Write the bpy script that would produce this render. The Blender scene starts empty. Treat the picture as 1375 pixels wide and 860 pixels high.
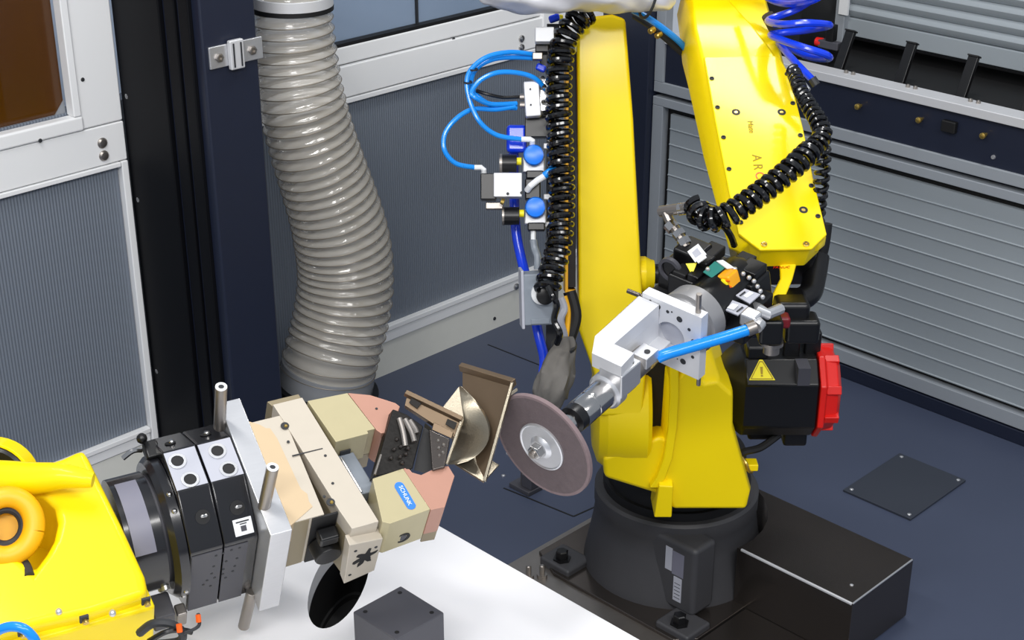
import bpy, bmesh, math, random
from mathutils import Vector, Matrix

# ---------------------------------------------------------------- camera, world, lamps
scene = bpy.context.scene
COL = scene.collection
scene.view_settings.view_transform = 'Standard'
scene.view_settings.look = 'None'
scene.view_settings.gamma = 1.0
scene.view_settings.exposure = 0.0
cam_data = bpy.data.cameras.new('camera')
cam_data.sensor_width = 36.0
cam_data.lens = 2058.0 / 1375.0 * 36.0
cam_data.clip_start = 0.05
cam = bpy.data.objects.new('camera', cam_data)
cam.location = (0, 0, 2.0)
cam.rotation_euler = (math.radians(65), 0, 0)
COL.objects.link(cam)
scene.camera = cam

world = bpy.data.worlds.new('hall_light')
world.use_nodes = True
world.node_tree.nodes['Background'].inputs['Color'].default_value = (0.80, 0.88, 1.0, 1)
world.node_tree.nodes['Background'].inputs['Strength'].default_value = 0.48
scene.world = world


def area_lamp(name, loc, target, sx, sy, watts, color):
    l = bpy.data.lights.new(name, 'AREA')
    l.shape = 'RECTANGLE'
    l.size = sx
    l.size_y = sy
    l.energy = watts
    l.color = color
    o = bpy.data.objects.new(name, l)
    o.location = loc
    o.rotation_euler = (Vector(target) - Vector(loc)).to_track_quat('-Z', 'Y').to_euler()
    COL.objects.link(o)
    return o


# fluorescent battens above the cell; the last two lamps are added fill
area_lamp('overhead_lamp', (0.82, 3.43, 3.4), (0.6, 2.9, 0), 0.55, 0.22, 22, (1.0, 0.98, 0.95))
area_lamp('overhead_lamp', (-0.9, 1.7, 3.2), (-0.3, 2.4, 0), 1.3, 0.25, 30, (1.0, 0.98, 0.95))
area_lamp('overhead_lamp', (-0.5, -0.9, 3.2), (0.2, 3.0, 0.6), 2.2, 0.35, 74, (1.0, 0.98, 0.96))  # added fill from behind the camera, brightens upright faces
area_lamp('overhead_lamp', (1.5, 0.2, 3.2), (0.6, 3.2, 0.6), 2.2, 0.35, 48, (1.0, 0.98, 0.96))  # added fill from the front right for upright surfaces

# ---------------------------------------------------------------- helpers
TAU = math.tau


class Frame:
    """a right-handed frame: origin, x direction, y direction"""
    def __init__(s, o, x, y):
        s.o = Vector(o)
        s.x = Vector(x).normalized()
        s.z = s.x.cross(Vector(y)).normalized()
        s.y = s.z.cross(s.x)

    def w(s, a, b, c):
        return s.o + s.x * a + s.y * b + s.z * c

    def perm(s, k):
        d = {'x': s.x, 'y': s.y, 'z': s.z}
        return Frame(s.o, d[k[0]], d[k[1]])

    def at(s, a, b, c):
        return Frame(s.w(a, b, c), s.x, s.y)

    def rot(s, deg, axis='z'):
        m = Matrix.Rotation(math.radians(deg), 3, {'x': s.x, 'y': s.y, 'z': s.z}[axis])
        return Frame(s.o, m @ s.x, m @ s.y)


W = Frame((0, 0, 0), (1, 0, 0), (0, 1, 0))
G = Frame((-0.275267,1.905780,0.881316),(0.892574,0.450368,0.021935),(-0.404740,0.778804,0.479219))       # gripper: x towards the blade, y to the back, z up
SP = Frame((0.235714,2.265783,0.896160),(0.773786,-0.623828,-0.109970),(-0.035370,-0.215884,0.975778))     # spindle tool: z along the spindle towards the disc
WA = Frame((-2.136877,2.136877,0.000000),(0.707107,0.707107,0.000000),(-0.000000,0.000000,1.000000))     # left wall: x along it, y up, z into the cell
WB = Frame((2.425376,2.425376,0.000000),(0.707107,-0.707107,0.000000),(0.000000,0.000000,1.000000))     # right wall: x along it, y up, z into the cell
FA = Frame((0.460338,2.467018,1.020103),(0.998233,0.059428,0.000000),(-0.051803,0.870145,0.490066))     # forearm: y towards the elbow, z out of the cover
LA = Frame((0.206196,2.740000,0.573400),(1.000000,0.000000,0.000000),(-0.000000,0.346223,0.938152))     # lower arm: y up along it, z to the front


def crv(pts, n=8, closed=False):
    """Catmull-Rom through points"""
    P_ = [Vector(p) for p in pts]
    out = []
    m = len(P_)
    for i in range(m - 1):
        p0 = P_[max(i - 1, 0)]; p1 = P_[i]; p2 = P_[i + 1]; p3 = P_[min(i + 2, m - 1)]
        for k in range(n):
            t = k / n
            out.append(0.5 * ((2 * p1) + (p2 - p0) * t + (2 * p0 - 5 * p1 + 4 * p2 - p3) * t * t
                              + (3 * p1 - p0 - 3 * p2 + p3) * t ** 3))
    out.append(P_[-1])
    return out


def sweep_frames(path):
    fr = []
    n = len(path)
    nv = None
    for i in range(n):
        t = (path[min(i + 1, n - 1)] - path[max(i - 1, 0)]).normalized()
        if nv is None:
            a = Vector((0, 0, 1)) if abs(t.z) < 0.9 else Vector((1, 0, 0))
            nv = (a - t * a.dot(t)).normalized()
        else:
            nv = (nv - t * nv.dot(t)).normalized()
        fr.append((path[i], nv, t.cross(nv)))
    return fr


def helix(path, R, pitch, per=16, phase=0.0):
    """a helix wound round a polyline; R may be a function of the fraction"""
    L = [0.0]
    for a, b in zip(path, path[1:]):
        L.append(L[-1] + (b - a).length)
    fr = sweep_frames(path)
    tot = L[-1]
    n = max(8, int(tot / pitch * per))
    out = []
    j = 0
    for i in range(n + 1):
        s = tot * i / n
        while j < len(L) - 2 and L[j + 1] < s:
            j += 1
        f = (s - L[j]) / max(1e-9, L[j + 1] - L[j])
        c = fr[j][0].lerp(fr[j + 1][0], f)
        u = fr[j][1].lerp(fr[j + 1][1], f)
        v = fr[j][2].lerp(fr[j + 1][2], f)
        a = TAU * s / pitch + phase
        r = R(s / tot) if callable(R) else R
        out.append(c + u * (r * math.cos(a)) + v * (r * math.sin(a)))
    return out


class MB:
    def __init__(s):
        s.bm = bmesh.new()

    def _f(s, vs):
        try:
            return s.bm.faces.new(vs)
        except ValueError:
            return None

    def rings(s, rs, close=True, cap0=True, cap1=True):
        R = [[s.bm.verts.new(p) for p in r] for r in rs]
        n = len(R[0])
        for a, b in zip(R, R[1:]):
            for i in range(n if close else n - 1):
                j = (i + 1) % n
                s._f((a[i], a[j], b[j], b[i]))
        if cap0: s._f(R[0][::-1])
        if cap1: s._f(R[-1])
        return s

    def box(s, F, c, d):
        x, y, z = c; a, b, e = (k / 2 for k in d)
        q = [(-a, -b), (a, -b), (a, b), (-a, b)]
        return s.rings([[F.w(x + i, y + j, z - e) for i, j in q], [F.w(x + i, y + j, z + e) for i, j in q]])

    def span(s, F, x0, x1, y0, y1, z0, z1):
        return s.box(F, ((x0 + x1) / 2, (y0 + y1) / 2, (z0 + z1) / 2), (x1 - x0, y1 - y0, z1 - z0))

    def prism(s, F, poly, z0, z1):
        return s.rings([[F.w(x, y, z0) for x, y in poly], [F.w(x, y, z1) for x, y in poly]])

    def taper(s, F, secs):
        """secs: list of (z, poly)"""
        return s.rings([[F.w(x, y, z) for x, y in poly] for z, poly in secs])

    def lathe(s, F, prof, n=24, a0=0.0):
        """prof: (z, r) along F.z"""
        return s.rings([[F.w(r * math.cos(a0 + TAU * i / n), r * math.sin(a0 + TAU * i / n), z) for i in range(n)]
                        for z, r in prof])

    def cyl(s, p0, p1, r0, r1=None, n=16):
        p0 = Vector(p0); p1 = Vector(p1)
        t = (p1 - p0)
        L = t.length
        a = Vector((0, 0, 1)) if abs(t.normalized().z) < 0.9 else Vector((1, 0, 0))
        F = Frame(p0, a.cross(t), t.cross(a.cross(t)))
        return s.lathe(F, [(0, r0), (L, r0 if r1 is None else r1)], n)

    def tube(s, path, r, n=8):
        path = [Vector(p) for p in path]
        fr = sweep_frames(path)
        m = len(path) - 1
        rs = []
        for i, (c, u, v) in enumerate(fr):
            q = r(i / m) if callable(r) else r
            rs.append([c + u * (q * math.cos(TAU * k / n)) + v * (q * math.sin(TAU * k / n)) for k in range(n)])
        return s.rings(rs)

    def ball(s, c, r, n=12, m=7, F=W, sc=(1, 1, 1)):
        c = Vector(c)
        rs = []
        for i in range(1, m):
            a = math.pi * i / m
            rs.append([c + F.x * (sc[0] * r * math.sin(a) * math.cos(TAU * k / n)) + F.y * (sc[1] * r * math.sin(a) * math.sin(TAU * k / n))
                       - F.z * (sc[2] * r * math.cos(a)) for k in range(n)])
        return s.rings(rs)

    def bolt(s, F, x, y, z, r, h, n=12):
        """socket cap screw standing on F.z = z"""
        f = F.at(x, y, z)
        return s.lathe(f, [(0, r), (h * 0.85, r), (h, r * 0.85), (h, r * 0.5), (h * 0.4, r * 0.45)], n)

    def ring(s, F, ro, ri, z0, z1, n=24, c=(0, 0)):
        f = F.at(c[0], c[1], 0)
        return s.lathe(f, [(z0, ri), (z0, ro), (z1, ro), (z1, ri), (z0, ri)], n) if False else s._ring(f, ro, ri, z0, z1, n)

    def _ring(s, f, ro, ri, z0, z1, n):
        R = []
        for z, r in ((z0, ri), (z0, ro), (z1, ro), (z1, ri)):
            R.append([s.bm.verts.new(f.w(r * math.cos(TAU * i / n), r * math.sin(TAU * i / n), z)) for i in range(n)])
        for a in range(4):
            p, q = R[a], R[(a + 1) % 4]
            for i in range(n):
                j = (i + 1) % n
                s._f((p[i], p[j], q[j], q[i]))
        return s


ROOT = {}


def part(mb, name, mat, parent=None, bevel=0.0, smooth=35, seg=2, subsurf=0, loc=None):
    bm = mb.bm
    base = ROOT[parent] if parent else Vector(loc or (0, 0, 0))
    bmesh.ops.remove_doubles(bm, verts=bm.verts[:], dist=1e-6)
    bmesh.ops.recalc_face_normals(bm, faces=bm.faces[:])
    for v in bm.verts:
        v.co -= base
    me = bpy.data.meshes.new(name)
    bm.to_mesh(me)
    bm.free()
    me.shade_smooth()
    me.set_sharp_from_angle(angle=math.radians(smooth))
    me.materials.append(mat)
    o = bpy.data.objects.new(name, me)
    COL.objects.link(o)
    if parent:
        o.parent = parent
    else:
        o.location = base
    ROOT[o] = base
    if bevel:
        b = o.modifiers.new('bevel', 'BEVEL')
        b.width = bevel
        b.segments = seg
        b.limit_method = 'ANGLE'
        b.angle_limit = math.radians(40)
        b.harden_normals = True
    if subsurf:
        b = o.modifiers.new('subsurf', 'SUBSURF')
        b.levels = b.render_levels = subsurf
    return o


def tag(o, label=None, cat=None, group=None, kind=None):
    if label: o['label'] = label
    if cat: o['category'] = cat
    if group: o['group'] = group
    if kind: o['kind'] = kind
    return o


def thing(name, label, cat, loc=(0, 0, 0), group=None, kind=None):
    o = bpy.data.objects.new(name, None)
    o.empty_display_size = 0.05
    COL.objects.link(o)
    o.location = loc
    ROOT[o] = Vector(loc)
    return tag(o, label, cat, group, kind)


def again(o, parent, delta):
    """a copy of a part under the same parent, sharing its mesh"""
    c = o.copy()
    COL.objects.link(c)
    c.parent = parent
    c.location = Vector(o.location) + Vector(delta)
    ROOT[c] = ROOT[parent]
    return c


# ---------------------------------------------------------------- materials
def mat(name, rgb, rough=0.5, metal=0.0, var=0.06, scale=30.0, bump=0.0, bscale=200.0, coat=0.0, spec=0.5, alpha=1.0,
        stretch=(1, 1, 1), rvar=0.0):
    m = bpy.data.materials.new(name)
    m.use_nodes = True
    nt = m.node_tree
    b = nt.nodes['Principled BSDF']
    b.inputs['Roughness'].default_value = rough
    b.inputs['Metallic'].default_value = metal
    b.inputs['Coat Weight'].default_value = coat
    b.inputs['Coat Roughness'].default_value = 0.12
    b.inputs['Specular IOR Level'].default_value = spec
    b.inputs['Alpha'].default_value = alpha
    tc = nt.nodes.new('ShaderNodeTexCoord')
    mp = nt.nodes.new('ShaderNodeMapping')
    mp.inputs['Scale'].default_value = stretch
    nt.links.new(tc.outputs['Object'], mp.inputs['Vector'])
    nz = nt.nodes.new('ShaderNodeTexNoise')
    nz.inputs['Scale'].default_value = scale
    nz.inputs['Detail'].default_value = 4
    nt.links.new(mp.outputs['Vector'], nz.inputs['Vector'])
    rp = nt.nodes.new('ShaderNodeMix')
    rp.data_type = 'RGBA'
    lo = [max(0, c * (1 - var)) for c in rgb]
    hi = [min(1, c * (1 + var)) for c in rgb]
    rp.inputs['A'].default_value = (*lo, 1)
    rp.inputs['B'].default_value = (*hi, 1)
    nt.links.new(nz.outputs['Fac'], rp.inputs['Factor'])
    nt.links.new(rp.outputs['Result'], b.inputs['Base Color'])
    if rvar:
        mr = nt.nodes.new('ShaderNodeMapRange')
        mr.inputs['To Min'].default_value = max(0.02, rough - rvar)
        mr.inputs['To Max'].default_value = rough + rvar
        nt.links.new(nz.outputs['Fac'], mr.inputs['Value'])
        nt.links.new(mr.outputs['Result'], b.inputs['Roughness'])
    if bump:
        n2 = nt.nodes.new('ShaderNodeTexNoise')
        n2.inputs['Scale'].default_value = bscale
        nt.links.new(mp.outputs['Vector'], n2.inputs['Vector'])
        bp = nt.nodes.new('ShaderNodeBump')
        bp.inputs['Strength'].default_value = bump
        bp.inputs['Distance'].default_value = 0.002
        nt.links.new(n2.outputs['Fac'], bp.inputs['Height'])
        nt.links.new(bp.outputs['Normal'], b.inputs['Normal'])
    return m


def s(r, g, b):
    """8-bit sRGB to linear"""
    f = lambda c: (c / 255 / 12.92) if c <= 10 else ((c / 255 + 0.055) / 1.055) ** 2.4
    return (f(r), f(g), f(b))


M = {}
M['yellow'] = mat('yellow_paint', s(255, 223, 0), 0.48, var=0.03, scale=8, bump=0.05, bscale=120, coat=0.2, spec=0.28)
M['yellow_dark'] = mat('yellow_plastic', s(245, 180, 12), 0.45, var=0.05)
M['white'] = mat('white_enamel', s(240, 241, 242), 0.32, var=0.02, scale=6)
M['table'] = mat('white_laminate', s(238, 238, 241), 0.35, var=0.01, scale=4)
M['cream'] = mat('cream_enamel', s(226, 226, 218), 0.45, var=0.03)
M['navy'] = mat('navy_paint', s(29, 35, 53), 0.42, var=0.06, bump=0.05)
M['navy_shaded'] = mat('shaded_navy_paint', s(5, 6, 11), 0.6, var=0.1, spec=0.2)  # navy taken near black: shade of the column's left side in the colour
M['floor'] = mat('navy_floor_coating', s(68, 76, 97), 0.42, var=0.10, scale=3.5, bump=0.06, bscale=90, rvar=0.08)
M['plate'] = mat('floor_plate_coating', s(52, 57, 68), 0.5, var=0.08, scale=6)
M['black'] = mat('black_plastic', s(11, 11, 13), 0.35, var=0.15)
M['black_matt'] = mat('black_rubber', s(11, 11, 13), 0.6, var=0.2)
M['coil'] = mat('black_polyurethane', s(9, 9, 11), 0.16, var=0.1, spec=0.7)
M['anod'] = mat('black_anodised_aluminium', s(19, 19, 23), 0.26, metal=0.0, var=0.1, coat=0.4)
M['graphite'] = mat('graphite_plastic', s(70, 70, 77), 0.5, var=0.05)
M['base'] = mat('charcoal_cast_paint', s(62, 62, 65), 0.55, var=0.06, bump=0.12, bscale=260)
M['alu'] = mat('brushed_aluminium', s(214, 215, 218), 0.34, metal=0.75, var=0.05, scale=40, stretch=(1, 1, 12))
M['alu_matt'] = mat('matt_aluminium', s(220, 221, 224), 0.5, metal=0.35, var=0.03)
M['steel'] = mat('polished_steel', s(190, 188, 186), 0.18, metal=1.0, var=0.08)
M['steel_dull'] = mat('dull_steel', s(158, 152, 146), 0.38, metal=0.9, var=0.12)
M['steel_dark'] = mat('dark_glossy_steel', s(96, 90, 86), 0.22, metal=0.85, var=0.1, scale=5, rvar=0.06)
M['brass'] = mat('brass', s(206, 176, 96), 0.3, metal=0.9)
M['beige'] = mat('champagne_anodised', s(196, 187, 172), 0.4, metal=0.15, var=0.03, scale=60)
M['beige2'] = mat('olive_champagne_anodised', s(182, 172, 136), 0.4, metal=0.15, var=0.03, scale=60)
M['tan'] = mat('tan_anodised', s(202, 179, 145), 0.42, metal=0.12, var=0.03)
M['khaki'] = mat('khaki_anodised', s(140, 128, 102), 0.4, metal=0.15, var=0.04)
M['pink'] = mat('copper_pink_jaw', s(182, 136, 118), 0.4, metal=0.15, var=0.05)
M['panel_edge'] = mat('grey_trim', s(150, 156, 163), 0.4, var=0.03)
M['shutter'] = mat('grey_shutter_paint', s(152, 160, 166), 0.42, var=0.04, scale=5)
M['frame_grey'] = mat('grey_frame_paint', s(152, 158, 165), 0.42, var=0.03)
M['blue_hose'] = mat('sky_blue_polyurethane', s(20, 140, 235), 0.22, var=0.05, spec=0.6)
M['blue_deep'] = mat('cobalt_polyurethane', s(14, 62, 225), 0.2, var=0.05, spec=0.6)
M['blue_cap'] = mat('blue_knob_plastic', s(12, 118, 235), 0.3, var=0.04)
M['red'] = mat('red_plastic', s(226, 30, 22), 0.35, var=0.05)
M['orange'] = mat('orange_plastic', s(238, 96, 20), 0.4)
M['label'] = mat('white_label', s(228, 230, 232), 0.5, var=0.02)
M['label_grey'] = mat('silver_label', s(176, 178, 188), 0.4, var=0.04)
M['ink'] = mat('dark_ink', s(40, 42, 46), 0.6)
M['ink_soft'] = mat('faded_ink', s(158, 132, 8), 0.6)
M['logo_blue'] = mat('blue_badge', s(52, 124, 236), 0.35, var=0.03)
M['warn'] = mat('warning_yellow', s(236, 220, 20), 0.4, var=0.03)
M['cloth'] = mat('grey_cloth', s(102, 99, 95), 0.8, var=0.3, scale=25, bump=0.5, bscale=60)
M['foil'] = mat('silver_cloth', s(214, 214, 220), 0.4, metal=0.3, var=0.2, scale=14, bump=0.8, bscale=22)
M['abrasive'] = mat('brown_abrasive', s(98, 86, 88), 0.8, var=0.2, scale=90, bump=0.5, bscale=400)
M['abrasive_rim'] = mat('pale_abrasive_rim', s(125, 108, 110), 0.8, var=0.15, scale=90)
M['grey_box'] = mat('grey_enclosure', s(132, 140, 150), 0.45, var=0.03)
M['cast'] = mat('grey_wrist_casting', s(150, 150, 152), 0.42, metal=0.4, var=0.05)
M['red_tint'] = mat('dark_red_plastic', s(110, 20, 30), 0.4)
M['lens'] = mat('amber_lens', s(250, 172, 20), 0.3)
M['green'] = mat('green_board', s(40, 120, 110), 0.4)


def blade_mat():
    m = mat('ground_blade_steel', s(150, 142, 126), 0.33, metal=0.9, var=0.16, scale=14, rvar=0.08, bump=0.08, bscale=500)
    return m


M['blade'] = blade_mat()
M['blade_tan'] = mat('oxidised_blade_steel', s(122, 104, 84), 0.42, metal=0.75, var=0.14, scale=18)
M['blade_dark'] = mat('dark_blade_root', s(26, 24, 22), 0.5, metal=0.6, var=0.3, scale=40, bump=0.3, bscale=150)  # near-black, uneven tone for the root and platform pockets


def ribbed(name, rgb, per_m):
    """grey twin-wall sheet with fine upright flutes"""
    m = mat(name, rgb, 0.5, var=0.05, scale=3)
    nt = m.node_tree
    b = nt.nodes['Principled BSDF']
    tc = nt.nodes['Texture Coordinate']
    sx = nt.nodes.new('ShaderNodeSeparateXYZ')
    nt.links.new(tc.outputs['Object'], sx.inputs[0])
    # distance along the left wall = (x + y) / sqrt(2)
    ad = nt.nodes.new('ShaderNodeMath'); ad.operation = 'ADD'
    nt.links.new(sx.outputs['X'], ad.inputs[0]); nt.links.new(sx.outputs['Y'], ad.inputs[1])
    mu = nt.nodes.new('ShaderNodeMath'); mu.operation = 'MULTIPLY'; mu.inputs[1].default_value = per_m * TAU * 0.7071
    nt.links.new(ad.outputs[0], mu.inputs[0])
    sn = nt.nodes.new('ShaderNodeMath'); sn.operation = 'SINE'
    nt.links.new(mu.outputs[0], sn.inputs[0])
    bp = nt.nodes.new('ShaderNodeBump')
    bp.inputs['Strength'].default_value = 0.6
    bp.inputs['Distance'].default_value = 0.0012
    nt.links.new(sn.outputs[0], bp.inputs['Height'])
    nt.links.new(bp.outputs['Normal'], b.inputs['Normal'])
    return m


M['flute'] = ribbed('grey_fluted_sheet', s(118, 126, 138), 130)


def glassy(name, rgb, alpha, rough=0.08):
    """tinted see-through sheet"""
    m = mat(name, rgb, rough, var=0.05, scale=2, spec=0.5, alpha=alpha)
    return m


M['pane_amber'] = glassy('amber_tinted_pane', s(82, 47, 5), 0.85, 0.15)
M['pane'] = glassy('blue_grey_pane', s(150, 170, 195), 0.5, 0.06)
M['hose'] = glassy('clear_hose_wall', s(222, 216, 204), 0.40, 0.12)


def add_gloss(m, rough):
    # clear-plastic sheen laid over the see-through wall
    nt = m.node_tree
    out = nt.nodes['Material Output']
    gl = nt.nodes.new('ShaderNodeBsdfGlossy'); gl.inputs['Roughness'].default_value = rough
    fr_ = nt.nodes.new('ShaderNodeFresnel'); fr_.inputs['IOR'].default_value = 1.55
    ad = nt.nodes.new('ShaderNodeMath'); ad.operation = 'MULTIPLY'; ad.inputs[1].default_value = 0.6
    nt.links.new(fr_.outputs[0], ad.inputs[0])
    mx = nt.nodes.new('ShaderNodeMixShader')
    nt.links.new(ad.outputs[0], mx.inputs[0])
    nt.links.new(nt.nodes['Principled BSDF'].outputs[0], mx.inputs[1])
    nt.links.new(gl.outputs[0], mx.inputs[2])
    nt.links.new(mx.outputs[0], out.inputs['Surface'])


add_gloss(M['hose'], 0.07)
M['tape'] = mat('grey_tape', s(118, 118, 132), 0.45, var=0.05)
M['hose_wire'] = mat('hose_wire', s(122, 114, 102), 0.35, metal=0.3)
M['hose_cuff'] = glassy('smoky_cuff', s(150, 154, 160), 0.75, 0.12)
M['out_amber'] = mat('brown_hall_wall', s(80, 46, 10), 0.8, var=0.35, scale=1.6)
M['out_blue'] = mat('blue_grey_hall_wall', s(205, 220, 240), 0.8, var=0.12, scale=1.2)


def text_part(body, F, x, y, z, size, name, m, parent, rot=0.0, depth=0.0006):
    """flat lettering lying on F.z = z, reading along F.x turned by rot degrees"""
    cu = bpy.data.curves.new(name, 'FONT')
    cu.body = body
    cu.size = size
    cu.align_x = 'CENTER'
    cu.align_y = 'CENTER'
    cu.extrude = depth
    t = bpy.data.objects.new(name, cu)
    COL.objects.link(t)
    dg = bpy.context.evaluated_depsgraph_get()
    me = bpy.data.meshes.new_from_object(t.evaluated_get(dg))
    bpy.data.objects.remove(t)
    f = F.at(x, y, z).rot(rot)
    base = ROOT[parent]
    for v in me.vertices:
        v.co = f.w(*v.co) - base
    me.name = name
    me.materials.clear()
    me.materials.append(m)
    o = bpy.data.objects.new(name, me)
    COL.objects.link(o)
    o.parent = parent
    ROOT[o] = base
    return o

# ---------------------------------------------------------------- floor
flo = part(MB().span(W, -4.5, 4.5, -1.5, 6.5, -0.06, 0.0), 'floor', M['floor'])
tag(flo, 'navy blue coated floor of the robot cell', 'floor', kind='structure')
# joints of the floor sheets: thin dark strips let into the floor
mb = MB()
for q0, q1 in (((-0.072,4.1150,0), (0.087,3.9720,0)), ((-0.021,3.2940,0), (0.149,3.1620,0)), ((0.149,3.1620,0), (0.209,3.2100,0))):
    a = Vector(q0); b = Vector(q1)
    f = Frame(a, b - a, Vector((0, 0, 1)).cross(b - a))
    mb.span(f, 0, (b - a).length, -0.0022, 0.0022, -0.002, 0.0008)
part(mb, 'joint', M['black_matt'], flo)

hp = thing('floor_hatch', 'square dark cover plate screwed to the navy floor right of the robot', 'cover plate', (0.98, 3.3, 0))
part(MB().span(WB, -1.735, -1.543, 0.0, 0.006, 0.272, 0.53), 'plate', M['plate'], hp, bevel=0.001)
for x, z in ((-1.72, 0.287), (-1.72, 0.515), (-1.556, 0.287), (-1.556, 0.515)):
    f = WB.at(x, 0.0055, z).perm('zx')
    part(MB().lathe(f, [(0, 0.005), (0.002, 0.005), (0.0035, 0.002)], 12), 'screw', M['alu'], hp)

# small bolts set in the floor between the blade and the pedestal
for i, (q, lab) in enumerate((((-0.011,3.4640,0), 'small bright screw in the floor just right of the blade, upper of two'),
                              ((-0.022,3.3520,0), 'small bright screw in the floor just right of the blade, lower of two'))):
    f = Frame(q, (1, 0, 0), (0, 1, 0))
    tag(part(MB().lathe(f, [(0, 0.005), (0.003, 0.005), (0.0045, 0.002)], 12), 'floor_screw', M['alu'], loc=q), lab, 'screw')

# ---------------------------------------------------------------- left wall
wl = part(MB().span(WA, 0.3, 3.46, 0.0, 0.97, -0.07, -0.022), 'wall_left', M['flute'])
tag(wl, 'left cell wall with white rails and grey fluted panel', 'wall', kind='structure')
part(MB().span(WA, 1.93, 3.44, 0.150, 0.832, -0.021, -0.012), 'panel', M['flute'], wl)
part(MB().span(WA, 1.80, 3.44, 0.845, 0.928, -0.02, 0.004), 'top_rail', M['white'], wl, bevel=0.003)
part(MB().span(WA, 1.80, 3.44, 0.931, 0.978, -0.02, -0.002), 'sill_rail', M['white'], wl, bevel=0.006)
part(MB().span(WA, 1.80, 3.44, 0.829, 0.842, -0.02, 0.006), 'bead', M['white'], wl, bevel=0.002)
part(MB().span(WA, 1.80, 3.44, 0.104, 0.136, -0.02, 0.002), 'bottom_rail', M['white'], wl, bevel=0.003)
part(MB().span(WA, 1.80, 3.44, 0.138, 0.153, -0.02, 0.006), 'bead', M['white'], wl, bevel=0.002)
part(MB().span(WA, 1.80, 3.44, 0.0, 0.102, -0.02, -0.004), 'kick_plate', M['cream'], wl)
part(MB().span(WA, 3.142, 3.44, 0.843, 1.7, -0.02, 0.008), 'post', M['white'], wl, bevel=0.003)
for q in ((3.0555,0.882,0.004), (3.0556,0.856,0.004), (3.0377,0.1155,0.002)):
    f = WA.at(q[0], q[1], q[2])
    part(MB().lathe(f, [(0, 0.011), (0.004, 0.010), (0.008, 0.004)], 14), 'bolt_head', M['steel'], wl)
for q in ((2.7964,0.9269,-0), (2.9507,0.0343,-0.004)):
    f = WA.at(q[0], q[1], q[2])
    part(MB().lathe(f, [(0, 0.006), (0.002, 0.005)], 10), 'screw', M['ink'], wl)

w1 = thing('window_1', 'blue grey window pane above the white rail behind the hose', 'window', WA.w(2.6, 0.98, 0), kind='structure')
part(MB().span(WA, 1.93, 3.142, 0.985, 1.7, -0.034, -0.028), 'pane', M['pane'], w1)
part(MB().span(WA, 1.93, 3.142, 0.977, 0.986, -0.032, -0.004), 'gasket', M['black_matt'], w1)
part(MB().span(WA, 2.683, 2.689, 0.986, 1.7, -0.027, -0.02), 'glazing_bar', M['ink'], w1)

d1 = thing('door_1', 'white framed cell door with amber window over grey fluted panel', 'door', WA.w(1.2, 0.08, 0), kind='structure')
part(MB().span(WA, 0.5, 1.737, 0.137, 0.824, -0.021, -0.010), 'panel', M['flute'], d1)
part(MB().span(WA, 0.5, 1.757, 0.838, 0.930, -0.02, 0.006), 'mid_rail', M['white'], d1, bevel=0.003)
part(MB().span(WA, 0.5, 1.737, 0.825, 0.836, -0.02, 0.010), 'bead', M['white'], d1, bevel=0.002)
part(MB().span(WA, 0.5, 1.655, 0.931, 0.966, -0.02, 0.012), 'window_sill', M['white'], d1, bevel=0.006)
part(MB().span(WA, 1.652, 1.757, 0.932, 1.7, -0.02, 0.005), 'stile', M['white'], d1, bevel=0.004)
part(MB().span(WA, 1.632, 1.651, 0.966, 1.7, -0.02, 0.012), 'glazing_bead', M['white'], d1, bevel=0.003)
part(MB().span(WA, 1.739, 1.757, 0.09, 0.836, -0.02, 0.008), 'edge_strip', M['white'], d1, bevel=0.003)
part(MB().span(WA, 0.5, 1.737, 0.094, 0.121, -0.02, 0.002), 'bottom_rail', M['white'], d1, bevel=0.003)
part(MB().span(WA, 0.5, 1.737, 0.123, 0.136, -0.02, 0.008), 'bead', M['white'], d1, bevel=0.002)
part(MB().span(WA, 0.5, 1.757, 0.0, 0.092, -0.02, -0.002), 'kick_plate', M['cream'], d1)
part(MB().span(WA, 0.5, 1.631, 0.967, 1.7, -0.034, -0.028), 'pane', M['pane_amber'], d1)
part(MB().prism(WA, [(1.632, 0.967), (1.632, 1.0), (1.604, 0.967)], -0.0275, -0.024), 'corner_gusset', M['hose_cuff'], d1)
for q in ((1.6969,0.891,0.005), (1.6969,0.8607,0.005)):
    f = WA.at(*q)
    part(MB().lathe(f, [(0, 0.0125), (0.003, 0.0125), (0.007, 0.009), (0.008, 0.003)], 16), 'bolt_head', M['steel_dull'], d1)
for q in ((1.6678,1.0451,0.005), (1.5435,0.9338,0.012)):
    part(MB().lathe(WA.at(*q), [(0, 0.005), (0.002, 0.004)], 10), 'screw', M['ink'], d1)

# the hall beyond the two windows
wb = part(MB().span(WA, 0.0, 1.9, -0.06, 2.6, -0.9, -0.86), 'wall_back', M['out_amber'])
tag(wb, 'brown hall wall seen through the amber door window', 'wall', kind='structure')
wb2 = part(MB().span(WA, 1.9, 4.6, -0.06, 2.6, -0.9, -0.86), 'wall_rear', M['out_blue'])
tag(wb2, 'blue grey hall wall seen through the pane behind the hose', 'wall', kind='structure')

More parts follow.
